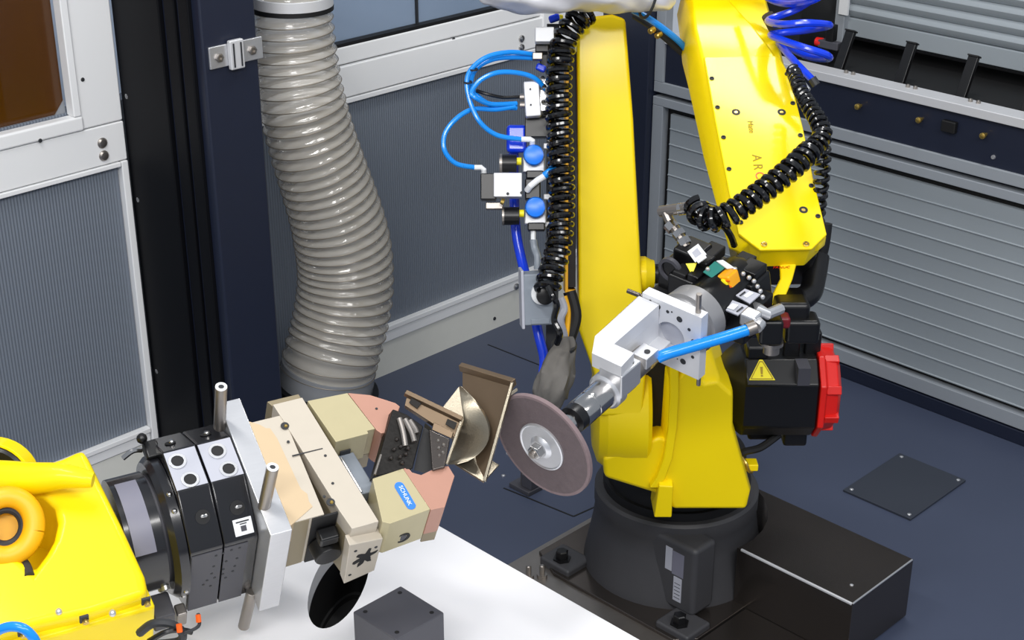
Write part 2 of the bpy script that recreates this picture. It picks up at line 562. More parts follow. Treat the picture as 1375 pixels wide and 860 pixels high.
# ---------------------------------------------------------------- dark column beside the door
sc = thing('support_column', 'tall dark navy steel column between the door and the clear hose', 'column', WA.w(1.84, 0, 0.16))
part(MB().prism(WA.perm('xz'), [(1.776, -0.002), (1.776, -0.317), (1.786, -0.327), (1.906, -0.327), (1.916, -0.317), (1.916, -0.002)][::-1], 0, 1)
     if False else MB().span(WA, 1.775, 1.916, 0.0, 1.75, 0.0, 0.327), 'body', M['navy'], sc, bevel=0.006)
part(MB().span(WA, 1.762, 1.776, 0.0, 1.75, 0.0, 0.19), 'side_cover', M['navy_shaded'], sc, bevel=0.003)  # left side darkened by its colour to stand for shade
part(MB().span(WA, 1.766, 1.776, 0.0, 1.75, 0.205, 0.245), 'side_channel', M['navy_shaded'], sc, bevel=0.003)
part(MB().span(WA, 1.764, 1.776, 0.0, 1.75, 0.262, 0.300), 'side_channel', M['navy_shaded'], sc, bevel=0.003)
for y in (0.99, 0.74, 0.29):
    f = WA.at(1.762, y, 0.022).perm('zy')
    part(MB().lathe(f, [(0, 0.006), (-0.003, 0.006), (-0.005, 0.002)], 12), 'screw', M['alu'], sc)
# lower collar plate at the foot, hidden partly behind the gripper
part(MB().span(WA, 1.74, 1.94, 0.0, 0.02, 0.0, 0.36), 'foot_plate', M['navy_shaded'], sc, bevel=0.002)

br = thing('pipe_bracket', 'small grey steel bracket bolted to the front of the navy column', 'bracket', WA.w(1.85, 1.13, 0.33))
part(MB().span(WA, 1.787, 1.925, 1.108, 1.156, 0.327, 0.333), 'back_plate', M['alu'], br, bevel=0.002)
part(MB().span(WA, 1.832, 1.868, 1.100, 1.164, 0.333, 0.345), 'clamp', M['alu_matt'], br, bevel=0.003)
part(MB().span(WA, 1.839, 1.842, 1.106, 1.158, 0.345, 0.347), 'groove', M['ink'], br)
part(MB().span(WA, 1.858, 1.861, 1.106, 1.158, 0.345, 0.347), 'groove', M['ink'], br)
for x in (1.810, 1.896):
    part(MB().bolt(WA, x, 1.131, 0.333, 0.010, 0.006, 6), 'bolt', M['steel_dull'], br)

# ---------------------------------------------------------------- clear suction hose
sh = thing('suction_hose', 'wide clear ribbed plastic hose hanging beside the navy column', 'hose', WA.w(2.14, 0.0, 0.2))
hp_pts = [(391,-40,0.21), (392,5,0.21), (396,70,0.21), (404,130,0.215), (419,190,0.22), (437,245,0.225), (454,300,0.23), (464,350,0.23), (464,395,0.23), (455,440,0.225), (444,480,0.22), (440,512,0.21)]
path = crv([WA.w(*q) for q in (
    (2.1055,1.2523,0.21), (2.1019,1.1766,0.21), (2.1019,1.0639,0.21), (2.1076,0.957,0.215), (2.1288,0.8437,0.22), (2.1583,0.7341,0.225),
    (2.1866,0.6214,0.23), (2.2016,0.5176,0.23), (2.1963,0.4277,0.23), (2.1757,0.3395,0.225), (2.1483,0.263,0.22), (2.1346,0.1896,0.21))], 14)


def hose_r(t):
    return 0.087 + 0.030 * min(1, max(0, (t - 0.08) / 0.55)) + 0.002 * math.sin(9 * t)


fr = sweep_frames(path)
L = [0.0]
for a, b in zip(path, path[1:]): L.append(L[-1] + (b - a).length)
tot = L[-1]
PITCH = 0.0265
N = int(tot / PITCH * 6)
rs = []
j = 0
nn = 40
for i in range(N + 1):
    q = tot * i / N
    while j < len(L) - 2 and L[j + 1] < q: j += 1
    f = (q - L[j]) / (L[j + 1] - L[j])
    c = fr[j][0].lerp(fr[j + 1][0], f); u = fr[j][1].lerp(fr[j + 1][1], f); v = fr[j][2].lerp(fr[j + 1][2], f)
    R0 = hose_r(q / tot)
    ring = []
    for k in range(nn):
        a = TAU * k / nn
        ph = TAU * q / PITCH - a
        r = R0 + 0.0031 * math.cos(ph)
        ring.append(c + u * (r * math.cos(a)) + v * (r * math.sin(a)))
    rs.append(ring)
part(MB().rings(rs, cap0=False, cap1=False), 'tube', M['hose'], sh, smooth=180)
part(MB().tube(helix(path, lambda t: hose_r(t) + 0.0033, PITCH, 36), 0.0011, 6), 'wire_spiral', M['hose_wire'], sh)
# clamp at the top, cuff and foot collar below
c0 = path[int(14 * 1.05)]; t0 = (path[20] - path[12]).normalized()
ft = Frame(c0, t0.orthogonal(), t0.cross(t0.orthogonal()))
part(MB()._ring(ft, 0.0945, 0.088, -0.022, 0.002, 40), 'clamp', M['alu_matt'], sh, bevel=0.001)
part(MB()._ring(ft, 0.0950, 0.088, 0.003, 0.012, 40), 'rubber_seal', M['black_matt'], sh)
ce = path[-1]; te = (path[-1] - path[-6]).normalized()
fe = Frame(ce, te.orthogonal(), te.cross(te.orthogonal()))
part(MB().lathe(fe, [(-0.055, 0.121), (-0.01, 0.123), (0.03, 0.123)], 40), 'cuff', M['hose_cuff'], sh)
part(MB()._ring(fe, 0.140, 0.118, 0.0, 0.022, 40), 'collar', M['black'], sh, bevel=0.003)
pe = Vector(WA.w(WA.x.dot(ce - WA.o), 0, 0.20))
part(MB().cyl(pe, pe + Vector((0, 0, max(0.05, ce.z - 0.01))), 0.112, 0.112, 32), 'duct_stub', M['graphite'], sh)

# ---------------------------------------------------------------- right wall
wr = part(MB().span(WB, -3.3, -0.6, 0.0, 0.845, -0.05, -0.03), 'wall_right', M['navy'])
tag(wr, 'right cell wall of navy panels, grey frames and shutters', 'wall', kind='structure')
part(MB().span(WB, -3.3, -0.6, 0.0, 0.040, -0.03, 0.006), 'skirting', M['navy'], wr, bevel=0.003)
part(MB().span(WB, -2.83, -0.6, 0.690, 0.722, -0.03, 0.004), 'frame_bar', M['frame_grey'], wr, bevel=0.002)
part(MB().span(WB, -2.83, -2.795, 0.722, 1.75, -0.03, 0.004), 'frame_bar', M['frame_grey'], wr, bevel=0.002)
part(MB().span(WB, -2.795, -0.6, 0.722, 0.842, -0.03, -0.004), 'apron', M['navy'], wr)
part(MB().span(WB, -2.79, -0.6, 0.842, 0.866, -0.05, 0.012), 'rail', M['alu_matt'], wr, bevel=0.002)
part(MB().span(WB, -3.3, -2.832, 0.04, 1.75, -0.03, 0.03), 'corner_post', M['navy'], wr, bevel=0.004)
for q in ((-2.1233,0.7969,0), (-1.9393,0.801,-0), (-1.7571,0.8011,-0)):
    f = WB.at(q[0], q[1], -0.004)
    part(MB().lathe(f, [(0, 0.004), (0.012, 0.004), (0.012, 0.008), (0.02, 0.008), (0.022, 0.004)], 10), 'knob', M['brass'], wr)
part(MB().lathe(WB.at(*(-1.7290,0.7482,-0.004)), [(0, 0.006), (0.004, 0.005)], 10), 'screw', M['alu'], wr)
q = (-1.8557,0.804,-0)
part(MB().span(WB, q[0] - 0.02, q[0] + 0.02, q[1] - 0.018, q[1] + 0.012, -0.004, 0.012), 'latch', M['black_matt'], wr, bevel=0.003)
# recess behind the rail
part(MB().span(WB, -2.795, -0.6, 0.82, 0.85, -0.42, -0.05), 'recess_floor', M['black_matt'], wr)
part(MB().span(WB, -2.795, -0.6, 0.82, 1.75, -0.46, -0.42), 'recess_back', M['black_matt'], wr)
part(MB().span(WB, -2.795, -2.4, 0.85, 1.75, -0.42, -0.10), 'recess_side', M['black_matt'], wr)

d2 = thing('door_2', 'lower grey roller shutter of horizontal slats in the right wall', 'shutter', WB.w(-2.0, 0.06, 0), kind='structure')
part(MB().span(WB, -2.83, -0.6, 0.650, 0.676, -0.03, 0.006), 'frame_bar', M['frame_grey'], d2, bevel=0.002)
part(MB().span(WB, -2.83, -2.79, 0.045, 0.650, -0.03, 0.006), 'frame_bar', M['frame_grey'], d2, bevel=0.002)
part(MB().span(WB, -2.79, -0.6, 0.045, 0.085, -0.03, 0.006), 'frame_bar', M['frame_grey'], d2, bevel=0.002)
part(MB().span(WB, -2.789, -0.6, 0.086, 0.649, -0.029, -0.020), 'seal', M['black_matt'], d2)
y = 0.100
SLP = 0.0482
slat = None
pr = [(0.0003, -0.019), (0.0003, -0.0085), (0.0008, -0.0030), (0.0036, -0.0022), (0.0052, -0.0058), (0.0474, -0.0058), (0.0480, -0.0085), (0.0480, -0.019)]
i = 0
while y + SLP < 0.640:
    if slat is None:
        f = WB.at(0, y, 0).perm('yz')
        slat = part(MB().prism(f, pr, -2.768, -0.6), 'slat', M['shutter'], d2)
    else:
        again(slat, d2, (0, 0, i * SLP))
    i += 1
    y += SLP

d3 = thing('door_3', 'upper grey roller shutter with rounded ribs above the dark recess', 'shutter', WB.w(-2.0, 0.97, -0.3), kind='structure')
q0 = (-2.3405,0.8825,-0.3)
yb = q0[1]
part(MB().span(WB, -2.38, -0.7, yb, yb + 0.006, -0.31, -0.288), 'seal', M['black'], d3)
part(MB().span(WB, -2.38, -0.7, yb + 0.007, yb + 0.058, -0.31, -0.292), 'bottom_bar', M['shutter'], d3, bevel=0.003)
rp = [(0, -0.31), (0, -0.299), (0.008, -0.291), (0.020, -0.287), (0.030, -0.291), (0.036, -0.299), (0.036, -0.31)]
rib = part(MB().prism(WB.at(0, yb + 0.060, 0).perm('yz'), rp, -2.38, -0.7), 'slat', M['shutter'], d3)
for i in range(1, 9):
    again(rib, d3, (0, 0, 0.037 * i))
part(MB().span(WB, -2.43, -2.37, yb - 0.02, 1.75, -0.31, -0.27), 'guide_rail', M['frame_grey'], d3, bevel=0.003)
part(MB().span(WB, *sorted(((-2.3864,0.961,-0.27)[0], (-2.3571,0.966,-0.27)[0])), yb + 0.07, yb + 0.14, -0.27, -0.262), 'label', M['label'], d3)

# flat uprights standing in the recess behind the rail
labs = ['flat black upright bar in the dark recess nearest the blue coil',
        'flat black upright bar in the dark recess, second from the blue coil',
        'flat black upright bar in the dark recess, third from the blue coil',
        'flat black upright bar in the dark recess cut by the right picture edge']
for i, (qa, qb) in enumerate((((-2.2451,0.8403,-0.055), (-2.2444,0.9557,-0.11)), ((-2.0557,0.8363,-0.055), (-2.0578,0.9576,-0.11)),
                              ((-1.8749,0.8329,-0.055), (-1.8730,0.9572,-0.11)), ((-1.6939,0.8301,-0.055), (-1.6926,0.9562,-0.11)))):
    a = WB.w(*qa); b = WB.w(*qb)
    d = b - a
    f = Frame(a, WB.x, d)
    t = thing('upright_bar', labs[i], 'bar', a, 'upright bars in the dark recess')
    part(MB().span(f, -0.014, 0.014, -0.02, d.length, -0.012, 0.002), 'bar', M['black'], t, bevel=0.002)
    part(MB().span(f, -0.0155, 0.0155, d.length, d.length + 0.004, -0.014, 0.004), 'end_cap', M['black_matt'], t)
    bx = qa[0] + 0.05
    for k in (0, 0.022):
        part(MB().lathe(WB.at(bx + k, 0.866, -0.03).perm('zx'), [(0, 0.006), (0.006, 0.006), (0.008, 0.003)], 10), 'screw', M['steel_dull'], t)

# limit switch with a red tip at the left end of the recess
ls = thing('limit_switch', 'small dark switch with a red tip behind the blue coil', 'switch', WB.w(-2.3, 0.9, -0.1))
q = (-2.3368,0.9117,-0.1)
f = WB.at(*q)
part(MB().span(f, 0.005, 0.07, -0.012, 0.010, -0.012, 0.012), 'arm', M['graphite'], ls, bevel=0.003)
part(MB().lathe(f.perm('yz'), [(-0.006, 0.012), (0.012, 0.013), (0.016, 0.008)], 14), 'tip', M['red'], ls)
part(MB().span(f, 0.028, 0.052, 0.010, 0.055, -0.012, 0.012), 'body', M['black'], ls, bevel=0.003)
part(MB().span(f, -0.008, 0.03, -0.10, -0.012, -0.06, -0.012), 'socket', M['black_matt'], ls, bevel=0.003)
qg = (-2.3811,0.8591,-0.1)
part(MB().ball(WB.w(*qg), 0.005, 10, 6), 'indicator', M['green'], ls)

# ---------------------------------------------------------------- white table with an oval opening
tb = thing('work_table', 'white table top with an oval opening under the gripper', 'table', (-0.1, 1.9, 0))


def table_mesh():
    mb = MB()
    fw = WB.perm('zx')      # x of fw = towards the room, y of fw = along the right wall, z of fw = up
    # outline in (along right wall, out of right wall)
    A = [(-1.943, 1.92), (-0.9, 1.92), (-0.9, 3.1), (-1.943, 3.1)]
    n = 48
    ring = []
    c = (-0.283, 2.095)
    ca, sa = math.cos(math.radians(-6)), math.sin(math.radians(-6))
    for k in range(n):
        a = TAU * k / n
        x = 0.044 * math.cos(a); yv = 0.128 * math.sin(a)
        ring.append(Vector((c[0] + x * ca - yv * sa, c[1] + x * sa + yv * ca, 0)))
    cen = Vector((c[0], c[1], 0))
    outer = []
    P4 = [WB.w(x, 0, z) for x, z in A]
    for p in P4: p.z = 0
    for r in ring:                      # shoot a ray from the hole's centre to the outline
        d = (r - cen).normalized()
        best = 1e9
        for a, b in zip(P4, P4[1:] + P4[:1]):
            e = b - a
            den = d.x * e.y - d.y * e.x
            if abs(den) < 1e-9: continue
            w = a - cen
            t = (w.x * e.y - w.y * e.x) / den
            u = (w.x * d.y - w.y * d.x) / den
            if t > 0 and -1e-6 <= u <= 1 + 1e-6: best = min(best, t)
        outer.append(cen + d * best)
    # move the nearest outline point of each corner onto the corner
    for p in P4:
        k = min(range(n), key=lambda i: (outer[i] - p).length)
        outer[k] = p.copy()
    z0, z1 = 0.522, 0.55
    up = lambda v, z: Vector((v.x, v.y, z))
    R = [[mb.bm.verts.new(up(v, z)) for v in L_] for L_, z in ((ring, z1), (outer, z1), (outer, z0), (ring, z0))]
    for a in range(4):
        p, q = R[a], R[(a + 1) % 4]
        for k in range(n):
            mb._f((p[k], p[(k + 1) % n], q[(k + 1) % n], q[k]))
    return mb


part(table_mesh(), 'table_top', M['table'], tb, smooth=20)
fl_ = Frame((-0.283, 2.095, 0.0), (math.cos(math.radians(-6)), math.sin(math.radians(-6)), 0), (0, 1, 0))
part(MB().rings([[fl_.w(k1 * math.cos(TAU * k / 48), k2 * math.sin(TAU * k / 48), z) for k in range(48)]
                 for k1, k2, z in ((0.0443, 0.1283, 0.548), (0.0443, 0.1283, 0.44), (0.040, 0.12, 0.44), (0.040, 0.12, 0.43))], cap0=False),
     'chute', M['black_matt'], tb)
for x, z in ((-1.88, 1.98), (-0.96, 1.98), (-1.88, 3.04), (-0.96, 3.04)):
    p = WB.w(x, 0, z)
    part(MB().span(Frame(p, WB.x, WB.z), -0.03, 0.03, -0.03, 0.03, 0.0, 0.522), 'leg', M['alu_matt'], tb, bevel=0.003)

cb = thing('spacer_block', 'dark grey square block with four holes standing on the white table', 'block', WB.w(-1.44, 0.55, 2.22))
part(MB().span(WB, -1.491, -1.394, 0.55, 0.65, 2.178, 2.272), 'block', M['graphite'], cb, bevel=0.002)
for x in (-1.478, -1.407):
    for z in (2.191, 2.259):
        part(MB().lathe(WB.at(x, 0.650, z).perm('zx'), [(-0.0005, 0.0035), (0.0004, 0.0035)], 12), 'hole', M['black_matt'], cb)

# ---------------------------------------------------------------- standing yellow robot
RB = (0.37, 2.97, 0.0)
rb = thing('standing_robot', 'yellow six-axis robot arm on a charcoal pedestal holding the grinding spindle', 'robot', RB)
RC = Frame(RB, (1, 0, 0), (0, 1, 0))
# pedestal
n = 48
mb = MB()
mb.lathe(RC, [(0.012, 0.205), (0.03, 0.203), (0.12, 0.186), (0.165, 0.180), (0.172, 0.184), (0.206, 0.184), (0.212, 0.178), (0.212, 0.13)], n)
pb = part(mb, 'pedestal', M['base'], rb, smooth=40)
BF = Frame(RB, WB.x, -WB.z)     # x along the right wall, y away from the room
part(MB().prism(BF, [(-0.235, -0.20), (-0.15, -0.24), (0.20, -0.24), (0.235, -0.20), (0.235, 0.20), (0.20, 0.24), (-0.20, 0.24), (-0.235, 0.20)], 0.0, 0.012),
     'foot_plate', M['steel_dark'], rb, bevel=0.002)
part(MB().prism(BF, [(-0.255, -0.42), (0.205, -0.42), (0.205, 0.30), (-0.255, 0.30)], 0.0, 0.004), 'ground_plate', M['steel_dull'], rb)
for x, y in ((-0.16, -0.20), (0.185, -0.20), (-0.19, 0.2), (0.19, 0.2)):
    part(MB().prism(BF, [(x - 0.045, y - 0.03), (x + 0.045, y - 0.03), (x + 0.045, y + 0.05), (x - 0.045, y + 0.05)], 0.0, 0.026), 'foot', M['base'], rb, bevel=0.006)
    part(MB().lathe(BF.at(x, y - 0.002, 0.026), [(0, 0.021), (0.004, 0.021), (0.004, 0.0145), (0.022, 0.0145), (0.024, 0.012)], 6), 'bolt', M['black'], rb)
for x, y in ((-0.165, -0.262), (-0.185, -0.285)):
    part(MB().lathe(BF.at(x, y, 0.004), [(0, 0.012), (0.008, 0.012), (0.008, 0.006), (0.03, 0.006), (0.032, 0.004)], 8), 'levelling_screw', M['steel_dull'], rb)
# rear connection panel of the pedestal with its two labels
q = (0.367,2.8000,0.045)
mbp = MB()
pf = Frame(RB, WB.x, (0, 0, 1))  # z = towards the room along -b
part(MB().span(pf, 0.03, 0.190, 0.02, 0.192, 0.09, 0.165), 'connector_box', M['base'], rb, bevel=0.012)
part(MB().span(pf, 0.110, 0.128, 0.115, 0.172, 0.1645, 0.1662), 'label', M['label_grey'], rb)
part(MB().span(pf, 0.129, 0.160, 0.110, 0.168, 0.1645, 0.1658), 'plate', M['tape'], rb)
part(MB().span(pf, 0.135, 0.157, 0.046, 0.106, 0.1645, 0.1662), 'label', M['label_grey'], rb)
for k in range(5):
    part(MB().span(pf, 0.138, 0.154, 0.054 + 0.009 * k, 0.0555 + 0.009 * k, 0.1661, 0.1666), 'print_line', M['graphite'], rb)
# black slewing ring
part(MB().lathe(RC, [(0.206, 0.165), (0.232, 0.165), (0.232, 0.156), (0.30, 0.150)], n), 'slewing_ring', M['black_matt'], rb, smooth=30)

# turret casting (front outlines in the x / z plane, set back by depth)
TF = Frame((0, 2.72, 0), (1, 0, 0), (0, 0, 1))     # x right, y up, z towards the room
mb = MB()
secs = []
front = [(0.331, 0.300), (0.488, 0.300), (0.494, 0.346), (0.447, 0.50), (0.443, 0.578), (0.410, 0.610), (0.382, 0.605), (0.345, 0.64), (0.312, 0.60), (0.308, 0.42), (0.296, 0.360), (0.318, 0.330)]
for dz, k in ((0.012, 0.96), (-0.01, 1.0), (-0.12, 1.03), (-0.30, 1.03), (-0.38, 0.9)):
    secs.append((dz, [(0.39 + (x - 0.39) * k, 0.42 + (y - 0.42) * k - 0.012 * (dz < -0.05)) for x, y in front]))
part(mb.taper(TF, secs), 'turret', M['yellow'], rb, bevel=0.008, smooth=50)
# skirt on the left that carries the arm hub
mb = MB()
sk = [(0.190, 0.372), (0.285, 0.338), (0.331, 0.320), (0.331, 0.46), (0.30, 0.47), (0.185, 0.42)]
mb.taper(TF, [(0.0, sk), (-0.10, [(x, y - 0.01) for x, y in sk]), (-0.34, sk)])
part(mb, 'turret_skirt', M['yellow'], rb, bevel=0.01, smooth=50)
part(MB().taper(TF, [(0.03, [(0.293, 0.296), (0.329, 0.296), (0.329, 0.370), (0.300, 0.372)]), (-0.06, [(0.293, 0.286), (0.329, 0.286), (0.329, 0.40), (0.300, 0.40)])]),
     'stop_block', M['yellow'], rb, bevel=0.003)
# rim on the left edge of the turret beside the gap
mb = MB()
path_r = [(0.318, 0.66), (0.322, 0.58), (0.322, 0.50), (0.316, 0.43), (0.304, 0.385), (0.290, 0.36)]
rs = []
for x, y in path_r:
    rs.append([TF.w(x - 0.008, y, 0.02), TF.w(x + 0.010, y, 0.02), TF.w(x + 0.010, y, -0.2), TF.w(x - 0.008, y, -0.2)])
part(mb.rings(rs), 'turret_rim', M['yellow'], rb, bevel=0.003)
# black block put in as the shade in the gap between arm and turret
part(MB().span(TF, 0.27, 0.312, 0.40, 0.68, -0.2, -0.06), 'gap_shade', M['black_matt'], rb, bevel=0.004)

# lower arm with its round hub
mb = MB()
armp = [(-0.030, -0.06), (-0.042, 0.03), (-0.072, 0.115), (-0.0765, 0.55), (-0.079, 0.705), (-0.042, 0.738), (-0.008, 0.742), (0.018, 0.733), (0.035, 0.536), (0.054, 0.21), (0.060, 0.10), (0.064, 0.03), (0.058, -0.06)]
mb.taper(LA, [(0.0, armp), (-0.15, [(x * 0.96, y) for x, y in armp])])
part(mb, 'lower_arm', M['yellow'], rb, bevel=0.007, smooth=40)
# hub: a barrel round the shoulder axis
hc = (0.237,2.8300,0.5)
HX = Frame((0, hc[1], 0.47), (0, -1, 0), (0, 0, 1))     # z = x cross y -> along -x
if HX.z.x < 0:
    HX = Frame((0, hc[1], 0.47), (0, 1, 0), (0, 0, 1))
part(MB().lathe(HX, [(0.168, 0.075), (0.178, 0.105), (0.195, 0.118), (0.230, 0.121), (0.276, 0.121), (0.284, 0.115), (0.284, 0.06)], 40), 'arm_hub', M['yellow'], rb, smooth=30)
# cable tray on the arm's left flank
part(MB().span(LA, -0.100, -0.094, 0.19, 0.655, -0.10, 0.002), 'cable_tray', M['yellow_dark'], rb, bevel=0.001)
part(MB().span(LA, -0.094, -0.078, 0.19, 0.196, -0.10, 0.002), 'tray_end', M['yellow_dark'], rb)
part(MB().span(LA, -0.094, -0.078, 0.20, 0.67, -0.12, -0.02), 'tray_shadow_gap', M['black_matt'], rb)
for y in (0.30, 0.44, 0.6):
    f = LA.at(-0.0985, y, 0.002)
    part(MB().lathe(f, [(0, 0.004), (0.003, 0.003)], 8), 'rivet', M['brass'], rb)
# stub on the arm's right side
q = (0.27,2.8600,0.77)
part(MB().lathe(Frame((q[0] - 0.012, q[1], q[2]), (0, 1, 0), (0, 0, 1)), [(0, 0.036), (0.012, 0.036), (0.022, 0.03), (0.03, 0.028)], 24), 'stub', M['yellow'], rb, smooth=30)
part(MB().lathe(Frame((q[0] + 0.015, q[1], q[2]), (0, 1, 0), (0, 0, 1)), [(0, 0.02), (0.07, 0.02)], 16), 'stub_plug', M['black'], rb)

# shoulder motor with red cap
MF = Frame((0.0, 2.84, 0.522), (0, 1, 0), (0, 0, 1))      # z = +x
oct_ = lambda r, k=0.55: [(r, r * k), (r * k, r), (-r * k, r), (-r, r * k), (-r, -r * k), (-r * k, -r), (r * k, -r), (r, -r * k)]
mb = MB()
mb.taper(MF, [(0.43, oct_(0.05)), (0.445, oct_(0.066)), (0.475, oct_(0.089)), (0.622, oct_(0.089))])
mt = part(mb, 'shoulder_motor', M['black'], rb, bevel=0.004)
mb = MB()
mb.taper(MF, [(0.624, oct_(0.093, 0.5)), (0.636, oct_(0.094, 0.5)), (0.640, oct_(0.082, 0.5)), (0.664, oct_(0.078, 0.5)), (0.672, oct_(0.066, 0.5))])
rc = part(mb, 'motor_cap', M['red'], mt, bevel=0.003)
for a in range(8):
    an = math.radians(22.5 + 45 * a)
    p = MF.at(0.072 * math.cos(an), 0.072 * math.sin(an), 0.640)
    part(MB().box(p.rot(22.5 + 45 * a), (0.008, 0, 0.014), (0.022, 0.018, 0.03)), 'cap_rib', M['red'], mt, bevel=0.002)
part(MB().span(MF, -0.096, -0.05, 0.052, 0.0905, 0.575, 0.60), 'motor_label', M['graphite'], mt)
# yellow warning triangle on the slanted upper front face of the motor
nrm_a = Vector((0, -0.5, 0.5)).normalized()
k = 0.089
fa = Frame((0.506, 2.84 - k * 0.775, 0.522 + k * 0.775), (1, 0, 0), (0, 1, 1))
def tri(sz): return [(-sz * 0.95, -sz * 0.62), (sz * 0.95, -sz * 0.62), (sz * 0.12, sz * 0.95), (-sz * 0.12, sz * 0.95)]
ws = part(MB().prism(fa, tri(0.028), 0.0, 0.0012), 'warning_sign', M['warn'], mt, bevel=0.0004)
mbx = MB()
T = [Vector(t).to_3d() for t in tri(0.0235)]
for a, b in zip(T, T[1:] + T[:1]):
    f = Frame(fa.w(a.x, a.y, 0.0013), fa.x * (b - a).x + fa.y * (b - a).y, fa.z.cross(fa.x * (b - a).x + fa.y * (b - a).y))
    mbx.span(f, 0, (b - a).length, -0.0009, 0.0009, 0, 0.0006)
mbx.prism(fa, [(-0.0018, -0.0045), (0.0018, -0.0045), (0.0028, 0.011), (-0.0028, 0.011)], 0.0012, 0.0019)
mbx.prism(fa, [(-0.002, -0.0095), (0.002, -0.0095), (0.002, -0.0062), (-0.002, -0.0062)], 0.0012, 0.0019)
part(mbx, 'warning_print', M['ink_soft'], mt)
# connectors above and below the motor
for (x, y, z, dx, dy, dz) in ((0.57, 2.83, 0.625, 0.035, 0.05, 0.05), (0.615, 2.84, 0.63, 0.035, 0.05, 0.06), (0.50, 2.82, 0.62, 0.045, 0.05, 0.03), (0.595, 2.84, 0.42, 0.05, 0.06, 0.05), (0.53, 2.84, 0.425, 0.07, 0.06, 0.03)):
    part(MB().box(W, (x, y, z), (dx, dy, dz)), 'connector', M['black'], mt, bevel=0.006)
part(MB().tube(crv([(0.56, 2.81, 0.425), (0.52, 2.79, 0.405), (0.485, 2.78, 0.40), (0.468, 2.78, 0.385)], 6), 0.008), 'motor_cable', M['black_matt'], mt)
part(MB().box(W, (0.497, 2.77, 0.375), (0.03, 0.03, 0.016)), 'cable_lug', M['yellow'], rb, bevel=0.003)
part(MB().tube(crv([(0.478, 2.765, 0.395), (0.486, 2.755, 0.385), (0.492, 2.755, 0.37), (0.50, 2.76, 0.364)], 5), 0.004), 'drain_fitting', M['brass'], rb)

# elbow and forearm
mb = MB()
e0 = FA.w(-0.02, 0.56, -0.16)
part(MB().lathe(Frame((0.21, 3.06, 1.385), (0, 1, 0), (0, 0, 1)), [(0.0, 0.085), (0.01, 0.092), (0.15, 0.095), (0.24, 0.09), (0.25, 0.075)], 36), 'elbow', M['yellow'], rb, smooth=30)
part(MB().lathe(Frame((0.135, 3.06, 1.345), (0, 1, 0), (0, 0, 1)), [(0.0, 0.055), (0.01, 0.065), (0.08, 0.065), (0.09, 0.05)], 30), 'elbow_joint', M['yellow_dark'], rb, smooth=30)
part(MB().box(W, (0.478, 3.10, 1.37), (0.10, 0.20, 0.16)), 'elbow_housing', M['yellow'], rb, bevel=0.012)
mb = MB()
FY = FA.perm('zx')                # x = out of cover, y = across, z = along the arm (towards the elbow)
def sect(wl_, wr_, top, bot, ch=0.016):
    return [(top, wl_ + ch * 0.3), (top, wr_ - ch * 0.3), (top - ch, wr_ + 0.004), (bot + ch, wr_ + 0.006), (bot, wr_ - ch), (bot, wl_ + ch), (bot + ch, wl_ - 0.010), (top - ch, wl_ - 0.006)]
def st(y, wl_, wr_, top, bot): return (y, sect(wl_, wr_, top, bot))
mb.taper(FY, [st(-0.020, -0.055, 0.068, -0.006, -0.050), st(0.0, -0.071, 0.084, -0.006, -0.062), st(0.12, -0.074, 0.083, -0.006, -0.085), st(0.26, -0.0755, 0.0815, -0.006, -0.115),
              st(0.38, -0.080, 0.079, -0.006, -0.115), st(0.44, -0.084, 0.060, -0.002, -0.11), st(0.50, -0.088, 0.036, 0.0, -0.11), st(0.58, -0.082, -0.004, 0.0, -0.12), st(0.66, -0.078, -0.02, -0.03, -0.13)])
part(mb, 'forearm', M['yellow'], rb, bevel=0.004, smooth=40)
# right-hand casting of the elbow beside the cover
mb = MB()
mb.taper(FY, [(0.36, sect(0.055, 0.085, -0.03, -0.14)), (0.46, sect(0.03, 0.078, -0.014, -0.16)), (0.60, sect(-0.02, 0.07, -0.01, -0.19)), (0.70, sect(-0.03, 0.06, -0.03, -0.19))])
part(mb, 'elbow_casting', M['yellow'], rb, bevel=0.006, smooth=45)
# screwed cover plate with a folded nose
cov = [(-0.0374, -0.041), (0.0523, -0.041), (0.0837, -0.010), (0.0815, 0.12), (0.083, 0.24), (0.0796, 0.377), (0.066, 0.425), (-0.077, 0.425), (-0.0765, 0.26), (-0.0738, 0.09), (-0.0703, -0.004)]
cv = part(MB().prism(FA, cov, -0.0065, 0.0), 'forearm_cover', M['yellow'], rb, bevel=0.0025)
nose = [(-0.036, -0.038), (0.051, -0.038), (0.0825, -0.008), (0.082, 0.02), (-0.069, 0.02), (-0.069, -0.002)]
part(MB().taper(FA, [(-0.058, [(x * 0.98, y + 0.004) for x, y in nose]), (-0.006, nose)]), 'forearm_nose', M['yellow'], rb, bevel=0.003)
for (x, y) in ((-0.0665, 0.2186), (-0.0667, 0.1426), (-0.0677, 0.2931), (-0.0687, 0.3667), (-0.063, 0.02), (0.0735, 0.30), (0.0745, 0.22), (0.0745, 0.03), (0.0745, 0.375), (0.0745, 0.10)):
    part(MB().bolt(FA, x, y, -0.0005, 0.0046, 0.0026, 10), 'cover_screw', M['ink'], cv)
for (x, y) in ((-0.035, 0.2806), (0.0494, 0.2785), (0.0516, 0.0452)):
    part(MB()._ring(FA.at(x, y, -0.0005), 0.0078, 0.0036, 0, 0.001, 16), 'plug_ring', M['ink'], cv)
    part(MB().lathe(FA.at(x, y, -0.0005), [(0, 0.0034), (0.0012, 0.0030)], 12), 'plug', M['brass'], cv)
for (x, y) in ((-0.0294, -0.0298), (0.0434, -0.0319)):
    part(MB().bolt(FA, x, y, -0.0005, 0.0055, 0.0035, 12), 'cover_screw', M['brass'], cv)
